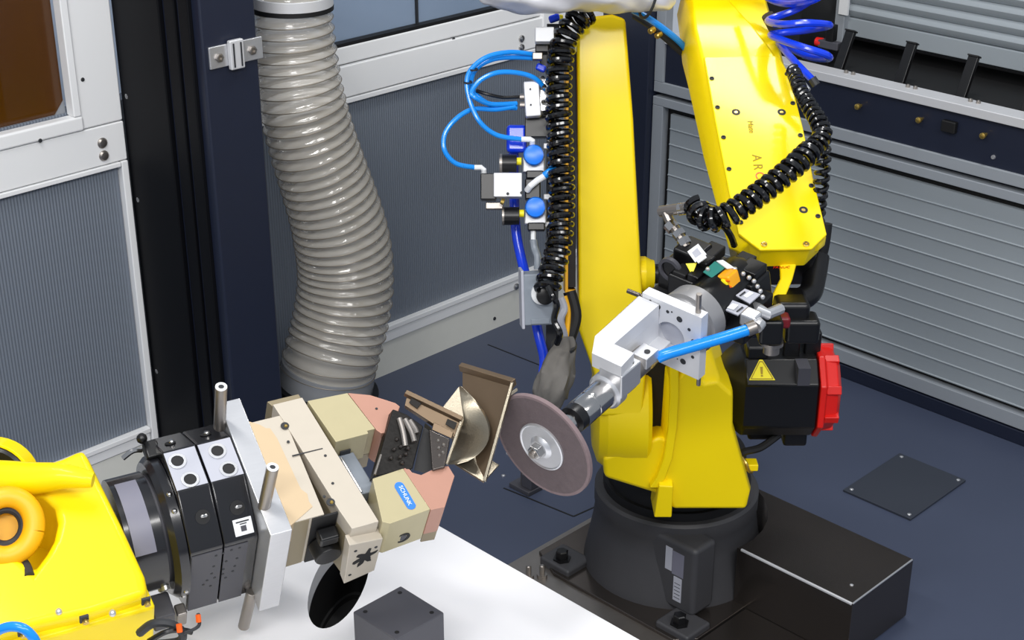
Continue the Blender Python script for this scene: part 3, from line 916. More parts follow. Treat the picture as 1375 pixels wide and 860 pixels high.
# faded vertical lettering and red mark on the cover
text_part('A', FA, -0.0134, 0.1680, 0.0006, 0.024, 'lettering', M['ink_soft'], cv, rot=-90, depth=0.0003)
text_part('R', FA, -0.0145, 0.1465, 0.0006, 0.024, 'lettering', M['ink_soft'], cv, rot=-90, depth=0.0003)
text_part('C', FA, -0.0140, 0.1265, 0.0006, 0.024, 'lettering', M['orange'], cv, rot=-90, depth=0.0004)
text_part('Mate', FA, -0.013, 0.243, 0.0006, 0.015, 'lettering', M['ink_soft'], cv, rot=-90, depth=0.0003)
NF = Frame(FA.w(0.008, -0.0385, -0.040), FA.x, FA.z)
text_part('FANUC', NF, 0.0, -0.010, 0.0032, 0.009, 'lettering', M['red'], rb, depth=0.0003)

# wrist below the forearm nose
wb_ = (0.479,2.4980,0.92)
part(MB().taper(FA, [(-0.15, [(-0.055, -0.01), (0.075, -0.01), (0.075, 0.12), (-0.055, 0.12)]), (-0.06, [(-0.062, -0.01), (0.082, -0.01), (0.082, 0.16), (-0.062, 0.16)])]),
     'wrist_fork', M['black'], rb, bevel=0.01)
a = Vector((0.491,2.4910,0.954)); b = Vector((0.459,2.4410,0.893))
f = Frame(a, b - a, (1, 0, 0))
mb = MB()
mb.rings([[Vector(p) for p in ((0.467,2.4760,0.968), (0.501,2.4760,0.968), (0.508,2.5130,0.952), (0.474,2.5130,0.952))],
          [Vector(p) for p in ((0.465,2.4410,0.94), (0.487,2.4410,0.94), (0.494,2.4780,0.924), (0.472,2.4780,0.924))],
          [Vector(p) for p in ((0.439,2.4030,0.908), (0.465,2.4030,0.908), (0.476,2.4580,0.883), (0.449,2.4580,0.883))]])
part(mb, 'wrist_link', M['yellow'], rb, bevel=0.004)
# wrist body: barrel along the spindle direction behind the grey flange
SZ = SP
part(MB().lathe(SP.at(0.029, 0.032, 0), [(-0.215, 0.036), (-0.20, 0.042), (-0.155, 0.044), (-0.08, 0.044)], 32), 'wrist_body', M['black'], rb, smooth=30)
part(MB().lathe(SP.at(0.029, 0.032, 0), [(-0.085, 0.046), (-0.08, 0.054), (-0.05, 0.056), (-0.046, 0.056), (-0.044, 0.050), (-0.021, 0.050)], 40), 'wrist_flange', M['cast'], rb, smooth=30)

# black supply hose running down the right of the wrist
part(MB().tube(crv([(0.551,2.5500,0.937), (0.541,2.5160,0.912), (0.527,2.4850,0.892), (0.491,2.4590,0.885), (0.472,2.4340,0.879)], 8), 0.021, 14), 'supply_hose', M['black'], rb)
part(MB().box(W, (0.49,2.4530,0.896), (0.05, 0.05, 0.03)), 'hose_clamp', M['black'], rb, bevel=0.008)
part(MB().tube(crv([(0.56,2.5560,0.999), (0.557,2.5490,0.959), (0.551,2.5460,0.928)], 8), 0.013, 12), 'supply_hose', M['black_matt'], rb)

# ------------------------------------------------ glossy cover box on the floor behind the pedestal
bx = thing('cable_cover', 'glossy dark steel box cover on the floor running right from the pedestal', 'cover', WB.w(-1.5, 0, 1.0))
mb = MB()
cxy = (-1.838, 1.068)
arc = [(cxy[0] + 0.208 * math.cos(a), cxy[1] + 0.208 * math.sin(a)) for a in [math.radians(-68 + k * 13) for k in range(7)]]
outl = [(x, z) for x, z in arc] + [(-1.635, 1.105), (-1.341, 1.105), (-1.341, 0.875)]
part(MB().prism(WB.perm('zx'), [(z, x) for x, z in outl], 0.005, 0.15), 'box', M['steel_dark'], bx, bevel=0.002)
part(MB().span(WB, -1.625, -1.343, 0.1465, 0.1514, 1.1015, 1.1068), 'edge_glint', M['alu_matt'], bx, bevel=0.001)  # pale strips put in for the glint along the box edges
part(MB().span(WB, -1.3438, -1.3402, 0.148, 0.1513, 0.877, 1.103), 'edge_glint', M['alu'], bx, bevel=0.001)
part(MB().bolt(WB.at(0, 0, 0).perm('zx'), 1.05, -1.38, 0.15, 0.004, 0.002, 10), 'screw', M['alu'], bx)
gp = thing('base_sheet', 'dark reflective steel sheet on the floor along the front of the box cover', 'sheet', WB.w(-1.5, 0, 1.2))
part(MB().span(WB, -1.60, -1.2, 0.0045, 0.008, 1.107, 1.30), 'sheet', M['steel_dark'], gp)
for x in (-1.57, -1.26):
    part(MB().lathe(WB.at(x, 0.008, 1.28).perm('zx'), [(0, 0.007), (0.005, 0.006)], 6), 'screw', M['steel_dull'], gp)

# ---------------------------------------------------------------- grinding spindle held by the standing robot
st_ = thing('spindle_tool', 'silver grinding spindle on a drilled aluminium bracket held by the standing robot', 'tool', SP.o)
# square bracket plate with a big bore: ring of rectangle -> bore
def plate_with_bore(F, x0, x1, y0, y1, cx, cy, r, z0, z1, n=40):
    mb = MB()
    inner = []; outer = []
    for k in range(n):
        a = TAU * k / n
        dx, dy = math.cos(a), math.sin(a)
        inner.append((cx + r * dx, cy + r * dy))
        t = min(((x1 - cx) / dx if dx > 1e-9 else (x0 - cx) / dx if dx < -1e-9 else 1e9),
                ((y1 - cy) / dy if dy > 1e-9 else (y0 - cy) / dy if dy < -1e-9 else 1e9))
        outer.append((cx + t * dx, cy + t * dy))
    for c in ((x0, y0), (x1, y0), (x1, y1), (x0, y1)):
        k = min(range(n), key=lambda i: (outer[i][0] - c[0]) ** 2 + (outer[i][1] - c[1]) ** 2)
        outer[k] = c
    R = [[mb.bm.verts.new(F.w(x, y, z)) for x, y in L_] for L_, z in ((inner, z1), (outer, z1), (outer, z0), (inner, z0))]
    for a in range(4):
        p, q = R[a], R[(a + 1) % 4]
        for k in range(n):
            mb._f((p[k], p[(k + 1) % n], q[(k + 1) % n], q[k]))
    return mb


part(plate_with_bore(SP, -0.028, 0.086, -0.030, 0.097, 0.029, 0.034, 0.027, -0.019, 0.0), 'bracket_plate', M['alu_matt'], st_, smooth=25)
part(MB().lathe(SP.at(0.029, 0.034, 0), [(-0.019, 0.0272), (-0.012, 0.0272)], 36), 'bore_floor', M['label_grey'], st_)
for x, y, r in ((0.003, 0.083, 0.0052), (0.022, 0.081, 0.003), (0.045, 0.076, 0.0055), (0.064, 0.064, 0.003), (0.055, -0.006, 0.0055), (0.073, 0.012, 0.003), (-0.012, 0.088, 0.002), (0.030, 0.084, 0.0015), (0.044, -0.006, 0.0012), (0.072, 0.045, 0.003)):
    part(MB().lathe(SP.at(x, y, 0), [(-0.0005, r), (0.0006, r)], 14), 'hole', M['ink'], st_)
# L-shaped arm, top faces at y = .085..
part(MB().prism(SP.perm('zx'), [(-0.019, -0.034), (0.128, -0.028), (0.165, -0.006), (0.165, 0.050), (0.126, 0.046), (0.126, 0.008), (0.001, 0.006), (0.001, -0.034)][::1], 0.062, 0.0885),
     'bracket_arm', M['alu_matt'], st_, bevel=0.0015)
part(MB().prism(SP.perm('zx'), [(0.0, -0.028), (0.118, -0.020), (0.150, 0.0), (0.126, 0.006), (0.0, 0.006)], 0.0, 0.062), 'gusset', M['alu_matt'], st_, bevel=0.001)
part(MB().prism(SP.perm('zx'), [(0.001, -0.028), (0.126, -0.01), (0.126, 0.04), (0.001, 0.03)], 0.018, 0.024), 'web', M['alu_matt'], st_)
# clamp block and spindle along z, axis at (ax, ay)
ax, ay = 0.0195, 0.0231
SA = SP.at(ax, ay, 0)
part(MB().box(SP, (0.030, 0.046, 0.140), (0.044, 0.046, 0.052)), 'clamp_block', M['alu'], st_, bevel=0.003)
for z in (0.128, 0.150):
    part(MB().lathe(SP.at(0.042, 0.069, z).perm('zx'), [(0, 0.0048), (0.002, 0.0048), (0.002, 0.002)], 12), 'clamp_screw', M['ink'], st_)
part(MB().lathe(SA, [(0.05, 0.017), (0.056, 0.021), (0.112, 0.022)], 28), 'spindle_rear', M['steel_dull'], st_, smooth=30)
part(MB().box(SP, (ax + 0.010, ay + 0.016, 0.072), (0.030, 0.022, 0.034)), 'valve_block', M['alu'], st_, bevel=0.002)
part(MB().lathe(SP.at(ax + 0.014, ay + 0.0272, 0.072).perm('zx'), [(0, 0.005), (0.0012, 0.005)], 12), 'port', M['ink'], st_)
part(MB().lathe(SA, [(0.112, 0.024), (0.114, 0.0265), (0.130, 0.0265), (0.132, 0.022)], 32), 'spindle_collar', M['steel_dull'], st_, smooth=30)
part(MB().lathe(SA, [(0.146, 0.022), (0.148, 0.0305), (0.166, 0.0305), (0.170, 0.026)], 36), 'spindle_flange', M['alu'], st_, smooth=30)
part(MB().lathe(SA, [(0.166, 0.0235), (0.205, 0.0235), (0.206, 0.0225), (0.208, 0.0225), (0.209, 0.0235), (0.232, 0.0235), (0.236, 0.0215)], 36), 'spindle_body', M['steel'], st_, smooth=30)
part(MB().lathe(SA, [(0.232, 0.0215), (0.234, 0.0225), (0.250, 0.0225), (0.254, 0.017)], 32), 'nose_ring', M['black'], st_, smooth=30)
part(MB().lathe(SA, [(0.250, 0.0145), (0.262, 0.0145), (0.292, 0.0075), (0.312, 0.0065)], 24), 'spindle_nose', M['steel'], st_, smooth=25)
# dowels standing on the plate's corners
def dowel(a, b, r, m):
    return part(MB().cyl(a, b, r, r, 14), 'dowel_pin', m, st_, bevel=0.0006)
dowel(SP.w(0.073, 0.090, -0.010), SP.w(0.073, 0.133, -0.010), 0.0046, M['steel_dull'])
dowel(SP.w(0.079, -0.052, -0.012), SP.w(0.079, -0.030, -0.012), 0.0036, M['steel_dull'])
dowel(SP.w(-0.058, 0.088, 0.0), SP.w(-0.028, 0.084, -0.006), 0.004, M['steel_dark'])
# air fitting at the rear of the spindle and the sky-blue feed hose
part(MB().cyl((0.231,2.2130,0.902), (0.218,2.1860,0.902), 0.0085, 0.0085, 12), 'air_fitting', M['brass'], st_)

dk = thing('grinding_disc', 'brown abrasive grinding disc with silver hub at the tip of the spindle', 'disc', SA.w(0, 0, 0.3257))
part(MB()._ring(SA, 0.0885, 0.038, 0.3165, 0.3235, 72), 'abrasive_ring', M['abrasive'], dk, bevel=0.0008)
part(MB()._ring(SA, 0.0896, 0.0845, 0.3163, 0.3237, 72), 'worn_rim', M['abrasive_rim'], dk, bevel=0.0008)
hb = part(MB().lathe(SA, [(0.3155, 0.041), (0.3265, 0.041), (0.3275, 0.039), (0.3262, 0.037), (0.3265, 0.020), (0.3300, 0.017), (0.3320, 0.014)], 48), 'hub_flange', M['alu'], dk, smooth=25)
part(MB().lathe(SA, [(0.3318, 0.0125), (0.343, 0.0125), (0.345, 0.010)], 6), 'hub_nut', M['steel'], hb, bevel=0.0006)
part(MB().lathe(SA, [(0.344, 0.0062), (0.350, 0.0060), (0.351, 0.004)], 16), 'hub_stud', M['steel_dull'], hb)

ah = thing('blue_feed_hose', 'straight sky blue air hose from the spindle to the wrist fitting', 'hose', (0.299,2.1940,0.931))
part(MB().tube(crv([(0.234,2.1950,0.91), (0.252,2.1940,0.919), (0.294,2.1990,0.93), (0.336,2.2080,0.939), (0.378,2.2230,0.946)], 8), 0.0095, 14), 'hose', M['blue_hose'], ah)
part(MB().cyl((0.377,2.2230,0.946), (0.391,2.2270,0.95), 0.0115, 0.0115, 14), 'end_fitting', M['steel_dull'], ah)

# ---------------------------------------------------------------- rotary coupling and sensors on the wrist
cp = thing('wrist_coupling', 'black sensor and coupling cluster with labels on the wrist behind the silver bracket', 'coupling', (0.338,2.3320,0.967))
for nm, m, c, sz, rot in (
    ('body', 'black', (0.332,2.3800,0.953), (0.10, 0.07, 0.10), 0),
    ('body', 'black', (0.373,2.3460,0.927), (0.10, 0.06, 0.09), 0),
    ('sensor_box', 'black', (0.306,2.4000,0.995), (0.050, 0.055, 0.05), 0),
    ('sensor_box', 'black', (0.281,2.4060,0.96), (0.045, 0.060, 0.05), 0),
    ('manifold', 'black', (0.395,2.3800,0.953), (0.07, 0.05, 0.06), 10),
    ('clamp', 'black_matt', (0.278,2.4020,0.929), (0.06, 0.03, 0.06), 0)):
    part(MB().box(Frame(c, SP.x, SP.y).rot(rot), (0, 0, 0), sz), nm, M[m], cp, bevel=0.005)
# round dark lens of the left sensor
f = Frame((0.267,2.3790,0.985), SP.x, SP.y)
part(MB()._ring(f, 0.022, 0.016, -0.004, 0.004, 24), 'lens_ring', M['graphite'], cp)
part(MB().lathe(f, [(-0.003, 0.0165), (0.0, 0.0165)], 24), 'lens', M['black'], cp)
def card(name, m, pxs, d, th=0.002, bevel=0.0):
    """a small plate whose four corners are given in space"""
    a, b, c, e = [Vector(p) for p in pxs]
    n_ = (b - a).cross(e - a).normalized()
    if n_.y > 0: n_ = -n_
    return part(MB().rings([[a, b, c, e], [q + n_ * th for q in (a, b, c, e)]]), name, m, cp, bevel=bevel)
card('label', M['label'], ((0.294,2.3730,1.0190), (0.312,2.3780,1.0310), (0.324,2.3570,1.0210), (0.305,2.3510,1.0090)), 0)
card('code_print', M['label_grey'], ((0.301,2.3680,1.0190), (0.31,2.3720,1.0260), (0.316,2.3600,1.0210), (0.306,2.3570,1.0140)), 0)
card('label', M['label'], ((0.308,2.3540,1.0100), (0.322,2.3570,1.0200), (0.324,2.3530,1.0170), (0.31,2.3490,1.0080)), 0)
card('warning_sign', M['warn'], ((0.291,2.3640,1.0010), (0.309,2.3600,1.0040), (0.301,2.3480,0.989), (0.299,2.3480,0.989)), 0)
card('terminal_strip', M['green'], ((0.317,2.3400,0.996), (0.338,2.3570,1.0080), (0.355,2.3480,1.0010), (0.331,2.3310,0.989)), 0)
card('silver_tag', M['label'], ((0.34,2.3540,1.0100), (0.351,2.3580,1.0100), (0.37,2.3470,1.0000), (0.357,2.3420,1.0010)), 0)
# white tee fitting
card('tee_fitting', M['label'], ((0.297,2.3170,0.97), (0.318,2.3280,0.982), (0.33,2.3180,0.973), (0.308,2.3080,0.962)), 0, 0.006, 0.001)
card('tee_fitting', M['label'], ((0.317,2.3120,0.968), (0.327,2.3190,0.976), (0.337,2.3070,0.966), (0.326,2.3010,0.96)), 0, 0.006, 0.001)
# orange lens
f = Frame((0.36,2.3350,0.986), SP.x, SP.y).rot(20)
part(MB().box(f, (0, 0, 0), (0.026, 0.026, 0.03)), 'lamp', M['lens'], cp, bevel=0.004)
part(MB().lathe(f, [(0.014, 0.009), (0.018, 0.008), (0.020, 0.004)], 16), 'lamp_button', M['warn'], cp)
for k in (-1, 1):
    part(MB().span(f, -0.014, 0.014, 0.0055 * k - 0.001, 0.0055 * k + 0.001, 0.0145, 0.0165), 'lamp_slot', M['orange'], cp)
for c, sz, m in (((0.325,2.3700,1.0020), (0.022, 0.018, 0.03), 'black'),
                 ((0.338,2.3950,1.0080), (0.03, 0.02, 0.04), 'black_matt'),
                 ((0.347,2.3300,0.975), (0.026, 0.018, 0.03), 'black'),
                 ((0.404,2.3720,0.982), (0.035, 0.03, 0.04), 'black'),
                 ((0.309,2.3510,0.983), (0.022, 0.022, 0.03), 'black'),
                 ((0.395,2.3980,0.991), (0.03, 0.02, 0.03), 'black_matt'),
                 ((0.354,2.3140,0.964), (0.02, 0.012, 0.02), 'black'),
                 ((0.288,2.3670,0.982), (0.026, 0.02, 0.03), 'black_matt')):
    part(MB().box(Frame(c, SP.x, SP.y), (0, 0, 0), sz), 'connector', M[m], cp, bevel=0.003)
# two rating plates
for pts in (((0.341,2.2920,0.952), (0.361,2.3060,0.96), (0.388,2.2930,0.954), (0.37,2.2770,0.945)),
            ((0.37,2.3140,0.964), (0.386,2.3230,0.972), (0.41,2.3100,0.968), (0.391,2.2950,0.958))):
    card('rating_plate', M['label_grey'], pts, 0, 0.003)
for pts in (((0.353,2.2880,0.953), (0.363,2.2950,0.958), (0.372,2.2900,0.957), (0.363,2.2830,0.952)),
            ((0.382,2.3090,0.965), (0.393,2.3160,0.97), (0.399,2.3110,0.969), (0.387,2.3040,0.964))):
    card('plate_print', M['label'], pts, 0, 0.0035)
for pts in (((0.367,2.2830,0.95), (0.377,2.2900,0.955), (0.38,2.2890,0.954), (0.369,2.2820,0.949)),
            ((0.375,2.3110,0.966), (0.384,2.3180,0.97), (0.386,2.3160,0.969), (0.377,2.3100,0.965))):
    card('plate_print', M['ink'], pts, 0, 0.0036)
# row of small white screws round the manifold
for q in ((0.384,2.3390,0.994), (0.393,2.3320,0.99), (0.401,2.3290,0.985), (0.406,2.3210,0.979), (0.41,2.3130,0.974), (0.413,2.3050,0.967), (0.371,2.3470,0.999), (0.337,2.3000,0.971), (0.346,2.3000,0.969), (0.325,2.3420,1.0010)):
    part(MB().ball(q, 0.0042, 8, 5), 'screw', M['alu'], cp)
# nickel elbow fittings towards the blue hose
part(MB().tube([(0.394,2.2340,0.945), (0.4,2.2400,0.947), (0.392,2.2670,0.946), (0.381,2.3070,0.937)], 0.0105, 10), 'elbow_fitting', M['alu'], cp)
part(MB().box(Frame((0.388,2.2580,0.95), SP.x, SP.y), (0, 0, 0), (0.03, 0.026, 0.026)), 'elbow_fitting', M['alu'], cp, bevel=0.005)
part(MB().tube([(0.402,2.3210,0.943), (0.409,2.3000,0.946), (0.421,2.2970,0.939), (0.448,2.3280,0.935)], 0.0095, 10), 'elbow_fitting', M['alu'], cp)
part(MB().box(W, (0.433,2.3330,0.898), (0.04, 0.05, 0.045)), 'connector', M['black'], cp, bevel=0.006)
part(MB().box(W, (0.46,2.3560,0.901), (0.022, 0.03, 0.022)), 'connector', M['red_tint'], cp, bevel=0.006)
part(MB().box(W, (0.48,2.3990,0.898), (0.06, 0.05, 0.05)), 'connector', M['black'], cp, bevel=0.010)
part(MB().box(W, (0.497,2.3870,0.873), (0.06, 0.05, 0.045)), 'connector', M['black'], cp, bevel=0.008)
part(MB().lathe(Frame((0.444,2.3570,0.855), (1, 0, 0), (0, 1, 0)), [(-0.016, 0.014), (0.0, 0.014), (0.0, 0.02), (0.006, 0.02)], 16), 'gland', M['steel_dull'], cp)
part(MB().tube(crv([(0.444,2.3650,0.848), (0.439,2.3540,0.872), (0.441,2.3420,0.894)], 6), 0.009, 10), 'cable', M['black'], cp)
# nickel elbow and quick coupling at the end of the coiled hose, left
part(MB().cyl((0.254,2.4530,1.0610), (0.293,2.4180,1.0810), 0.0095, 0.0095, 14), 'hose_coupling', M['steel_dull'], cp)
part(MB().cyl((0.283,2.4270,1.0750), (0.303,2.4140,1.0830), 0.011, 0.011, 12), 'hose_coupling', M['steel'], cp)
part(MB().tube([(0.261,2.4430,1.0640), (0.268,2.4370,1.0510), (0.281,2.4190,1.0360), (0.295,2.3990,1.0170)], 0.0085, 10), 'hose_coupling', M['steel_dull'], cp)
for q0, q1 in (((0.266,2.4300,1.0480), (0.274,2.4220,1.0410)), ((0.28,2.4200,1.0370), (0.286,2.4130,1.0310)), ((0.288,2.4100,1.0280), (0.294,2.4030,1.0200))):
    part(MB().cyl(q0, q1, 0.0115, 0.0115, 6), 'coupling_nut', M['steel'], cp)

# ---------------------------------------------------------------- coiled and plain hoses
def coil_hose(name, label, path, R, pitch, r, m, loc, per=18, ends=()):
    t = thing(name, label, 'hose', loc)
    part(MB().tube(helix(path, R, pitch, per), r, 8), 'coil', m, t)
    for e in ends:
        part(MB().tube(crv(e, 6), r, 8), 'tail', m, t)
    return t


pA = crv([(0.149,2.9060,1.2990), (0.126,2.8890,1.2850), (0.101,2.8730,1.2520), (0.09,2.8470,1.1970), (0.089,2.8140,1.1260), (0.093,2.7750,1.0420), (0.094,2.7360,0.959), (0.088,2.6970,0.898), (0.074,2.6650,0.854), (0.065,2.6420,0.827)], 10)
coil_hose('coiled_air_hose', 'long black coiled hose hanging along the left of the lower arm', pA, 0.0205, 0.0175, 0.0062, M['coil'], (0.09,2.7840,1.0620),
          ends=([(0.068,2.6280,0.844), (0.076,2.6150,0.83), (0.084,2.6130,0.812), (0.079,2.6100,0.783), (0.09,2.6000,0.76), (0.085,2.6090,0.734)],))
pB = crv([(0.308,2.4020,1.0930), (0.315,2.3800,1.0810), (0.338,2.3680,1.0800), (0.366,2.3730,1.0910), (0.398,2.3870,1.1080), (0.437,2.4080,1.1300), (0.473,2.4290,1.1530), (0.505,2.4600,1.1710)], 10)
coil_hose('coiled_air_hose', 'fat black coiled hose lying across the yellow forearm cover', pB, lambda t: 0.0175 - 0.002 * t, 0.0150, 0.0060, M['coil'], (0.398,2.3870,1.1080),
          ends=([(0.335,2.3790,1.0680), (0.354,2.3860,1.0600), (0.369,2.3980,1.0370), (0.377,2.4100,1.0160)], [(0.502,2.4570,1.1640), (0.526,2.4850,1.1760), (0.532,2.5130,1.1900)]))
pC = crv([(0.501,2.4620,1.1640), (0.528,2.4970,1.1790), (0.527,2.5270,1.1950), (0.518,2.5660,1.2090), (0.51,2.6160,1.2220), (0.509,2.6640,1.2310), (0.51,2.7110,1.2350)], 10)
coil_hose('coiled_air_hose', 'black coiled hose bending up behind the right edge of the forearm', pC, lambda t: 0.0150 - 0.0055 * min(1, t * 1.6), 0.0135, 0.0045, M['coil'], (0.527,2.5270,1.1950))
pD = crv([(0.54,2.5690,1.1670), (0.546,2.5620,1.1300), (0.546,2.5550,1.0910), (0.545,2.5560,1.0450), (0.544,2.5560,0.999)], 10)
coil_hose('coiled_air_hose', 'short black coiled hose hanging straight down right of the forearm', pD, 0.0105, 0.0165, 0.0048, M['coil'], (0.546,2.5550,1.0910))

# big cobalt-blue coil at the elbow
bl = thing('blue_coil_hose', 'cobalt blue coiled air hose fanning out beside the elbow at the top', 'hose', (0.526,2.7800,1.2650))
pts = [(0.445,2.9260,1.3420), (0.507,2.7900,1.3570), (0.561,2.8280,1.3450), (0.539,2.8770,1.3080), (0.485,2.8680,1.2890), (0.497,2.7860,1.3020), (0.541,2.7670,1.3090), (0.589,2.8050,1.2950),
       (0.56,2.8610,1.2720), (0.503,2.8770,1.2610), (0.487,2.8160,1.2710), (0.527,2.7490,1.2700), (0.572,2.7430,1.2570), (0.586,2.7790,1.2390), (0.56,2.8390,1.2270), (0.513,2.8790,1.2420), (0.51,2.8250,1.2450), (0.527,2.7540,1.2330), (0.556,2.7200,1.2080)]
part(MB().tube(crv(pts, 10), 0.0068, 10), 'coil', M['blue_deep'], bl)
part(MB().tube(crv([(0.448,2.9490,1.3430), (0.504,2.9230,1.3120), (0.539,2.8420,1.3280), (0.565,2.8070,1.3470), (0.586,2.8360,1.3630)], 10), 0.0068, 10), 'coil', M['blue_deep'], bl)
part(MB().cyl((0.488,2.9020,1.2910), (0.511,2.9060,1.2520), 0.012, 0.012, 12), 'hose_holder', M['ink'], bl)
part(MB().cyl((0.512,2.7300,1.2290), (0.536,2.6950,1.2020), 0.007, 0.007, 12), 'tie_rod', M['alu'], bl)
part(MB().tube(crv([(0.548,2.7250,1.2170), (0.556,2.7190,1.2060)], 3), 0.008, 10), 'ferrule', M['ink'], bl)

# sky-blue pipe dipping behind the elbow
ep = thing('elbow_air_pipe', 'bright blue air pipe curving down between lower arm and forearm', 'hose', (0.307,2.9270,1.2480))
part(MB().tube(crv([(0.233,2.9260,1.2940), (0.264,2.9080,1.2810), (0.303,2.9170,1.2520), (0.336,2.9460,1.2180), (0.361,2.9710,1.1780)], 8), 0.0065, 10), 'pipe', M['blue_hose'], ep)
part(MB().tube(crv([(0.239,2.9620,1.2760), (0.27,2.9430,1.2600), (0.307,2.9510,1.2290), (0.343,2.9770,1.1920)], 8), 0.008, 10), 'sheath', M['ink'], ep)
for q in ((0.271,2.9290,1.2540), (0.285,2.9350,1.2430)):
    part(MB().lathe(Frame(q, SP.x, SP.y), [(-0.006, 0.006), (0.006, 0.006), (0.008, 0.004)], 10), 'fitting', M['brass'], ep)

# silver cloth jacket over the elbow at the very top
fj = thing('elbow_jacket', 'crumpled silver cloth jacket hanging over the elbow at the top edge', 'jacket', (0.13,2.8900,1.3360))
rs = []
random.seed(4)
pj_ = [(640, -14, 2), (655, -10, 16), (680, -14, 26), (720, -20, 36), (770, -22, 40), (815, -22, 38), (850, -18, 34), (880, -12, 26), (893, -6, 18)]
jp = [(-0.064,2.8900,1.3360), (-0.041,2.8680,1.3360), (-0.008,2.8490,1.3420), (0.048,2.8500,1.3450), (0.115,2.8520,1.3480), (0.177,2.8520,1.3490), (0.227,2.8600,1.3430), (0.267,2.8670,1.3330), (0.294,2.8830,1.3210)]
jr = [0.006, 0.026, 0.042, 0.052, 0.056, 0.054, 0.048, 0.040, 0.024]
jpath = crv(jp, 6)
frj = sweep_frames(jpath)
for i, (c, u, v) in enumerate(frj):
    t = i / 6
    k = int(min(len(jr) - 2, t)); r = jr[k] + (jr[k + 1] - jr[k]) * (t - k)
    rs.append([c + u * (r * (0.72 + 0.09 * math.sin(3 * TAU * a / 22 + i * 0.35) + 0.05 * math.sin(i * 1.1 + a)) * math.cos(TAU * a / 22)) + v * (r * (1 + 0.09 * math.sin(5 * TAU * a / 22 - i * 0.5)) * math.sin(TAU * a / 22)) for a in range(22)])
part(MB().rings(rs), 'cloth', M['foil'], fj, smooth=60, subsurf=1)
part(MB().tube([frj[40][0] + Vector((0.0, -0.004, 0.0)) + frj[40][1] * (0.041 * math.cos(a)) + frj[40][2] * (0.047 * math.sin(a)) for a in [TAU * k / 20 for k in range(21)]], 0.003, 6), 'strap', M['ink'], fj)

# ---------------------------------------------------------------- pneumatic valve group on the arm's left side
va = thing('valve_group', 'pneumatic valves and two blue regulator knobs mounted left of the lower arm', 'valve', (0.04,2.8170,0.99))
part(MB().span(Frame((0.08,2.8550,0.976), (1, 0, 0), (0, 0.3, 0.95)), -0.012, 0.012, -0.36, 0.30, -0.01, 0.01), 'mounting_rail', M['ink'], va)
VF = Frame((0, 0, 0), (1, 0, 0), (0, 0.42, 0.906))      # faces the cell front, tipped up
def vbox(nm, m, c, sz, bev=0.002, rot=0):
    return part(MB().box(Frame(c, VF.x, VF.y).rot(rot), (0, 0, 0), sz), nm, M[m], va, bevel=bev)
vbox('white_block', 'white', (0.062,2.8850,1.2550), (0.036, 0.028, 0.03))
vbox('connector', 'black', (0.058,2.9140,1.2210), (0.026, 0.016, 0.03))
vbox('connector', 'black', (0.084,2.9380,1.2010), (0.06, 0.06, 0.03))
vbox('fitting', 'steel_dull', (0.049,2.8880,1.2130), (0.020, 0.014, 0.02))
vbox('cap', 'blue_deep', (0.082,2.9390,1.2750), (0.022, 0.014, 0.014), 0.004, 20)
vbox('cap', 'warn', (0.095,2.9390,1.2760), (0.008, 0.012, 0.012), 0.003)
vbox('cap', 'blue_deep', (0.056,2.8980,1.1880), (0.020, 0.014, 0.014), 0.004, -25)
vbox('valve_body', 'alu_matt', (0.039,2.8530,1.1380), (0.030, 0.068, 0.03), 0.003, 4)
vbox('valve_body', 'alu', (0.063,2.8750,1.1370), (0.022, 0.062, 0.03), 0.003, -4)
for k, (q) in enumerate(((0.058,2.8630,1.1600), (0.067,2.8590,1.1510), (0.061,2.8510,1.1340), (0.068,2.8460,1.1220), (0.059,2.8420,1.1140), (0.055,2.8700,1.1740))):
    part(MB().cyl(q, Vector(q) + VF.z * 0.012 + VF.x * 0.004, 0.0052, 0.0045, 10), 'fitting', M['steel'], va)
for q in ((0.035,2.8420,1.1620), (0.036,2.8290,1.1350)):
    part(MB().lathe(Frame(q, VF.x, VF.y), [(0, 0.002), (0.002, 0.002)], 8), 'screw', M['ink'], va)
for q in ((0.015,2.8550,1.1430), (0.015,2.8490,1.1290)):
    part(MB().cyl(q, Vector(q) + Vector((0.018, 0, 0)), 0.0062, 0.0062, 10), 'fitting', M['steel_dull'], va)
vbox('bracket', 'black', (0.05,2.8710,1.0810), (0.05, 0.05, 0.03))
vbox('blue_bundle', 'blue_deep', (0.009,2.8690,1.0530), (0.04, 0.055, 0.03), 0.008)
part(MB().cyl((-0.021,2.8010,1.0270), (0.009,2.8010,1.0270), 0.0175, 0.0175, 20), 'solenoid', M['black'], va, bevel=0.001)
part(MB().cyl((-0.016,2.7580,0.935), (0.014,2.7580,0.935), 0.0175, 0.0175, 20), 'solenoid', M['black'], va, bevel=0.001)
part(MB().cyl((-0.024,2.8010,1.0270), (-0.019,2.8010,1.0270), 0.0182, 0.0182, 20), 'end_disc', M['steel_dull'], va)
part(MB().cyl((-0.019,2.7580,0.935), (-0.015,2.7580,0.935), 0.0182, 0.0182, 20), 'end_disc', M['steel_dull'], va)
for q in ((0.009,2.7980,1.0320), (0.014,2.7560,0.941)):
    part(MB().cyl(q, Vector(q) + Vector((0.009, 0, 0)), 0.0075, 0.0075, 12), 'lock_ring', M['warn'], va)
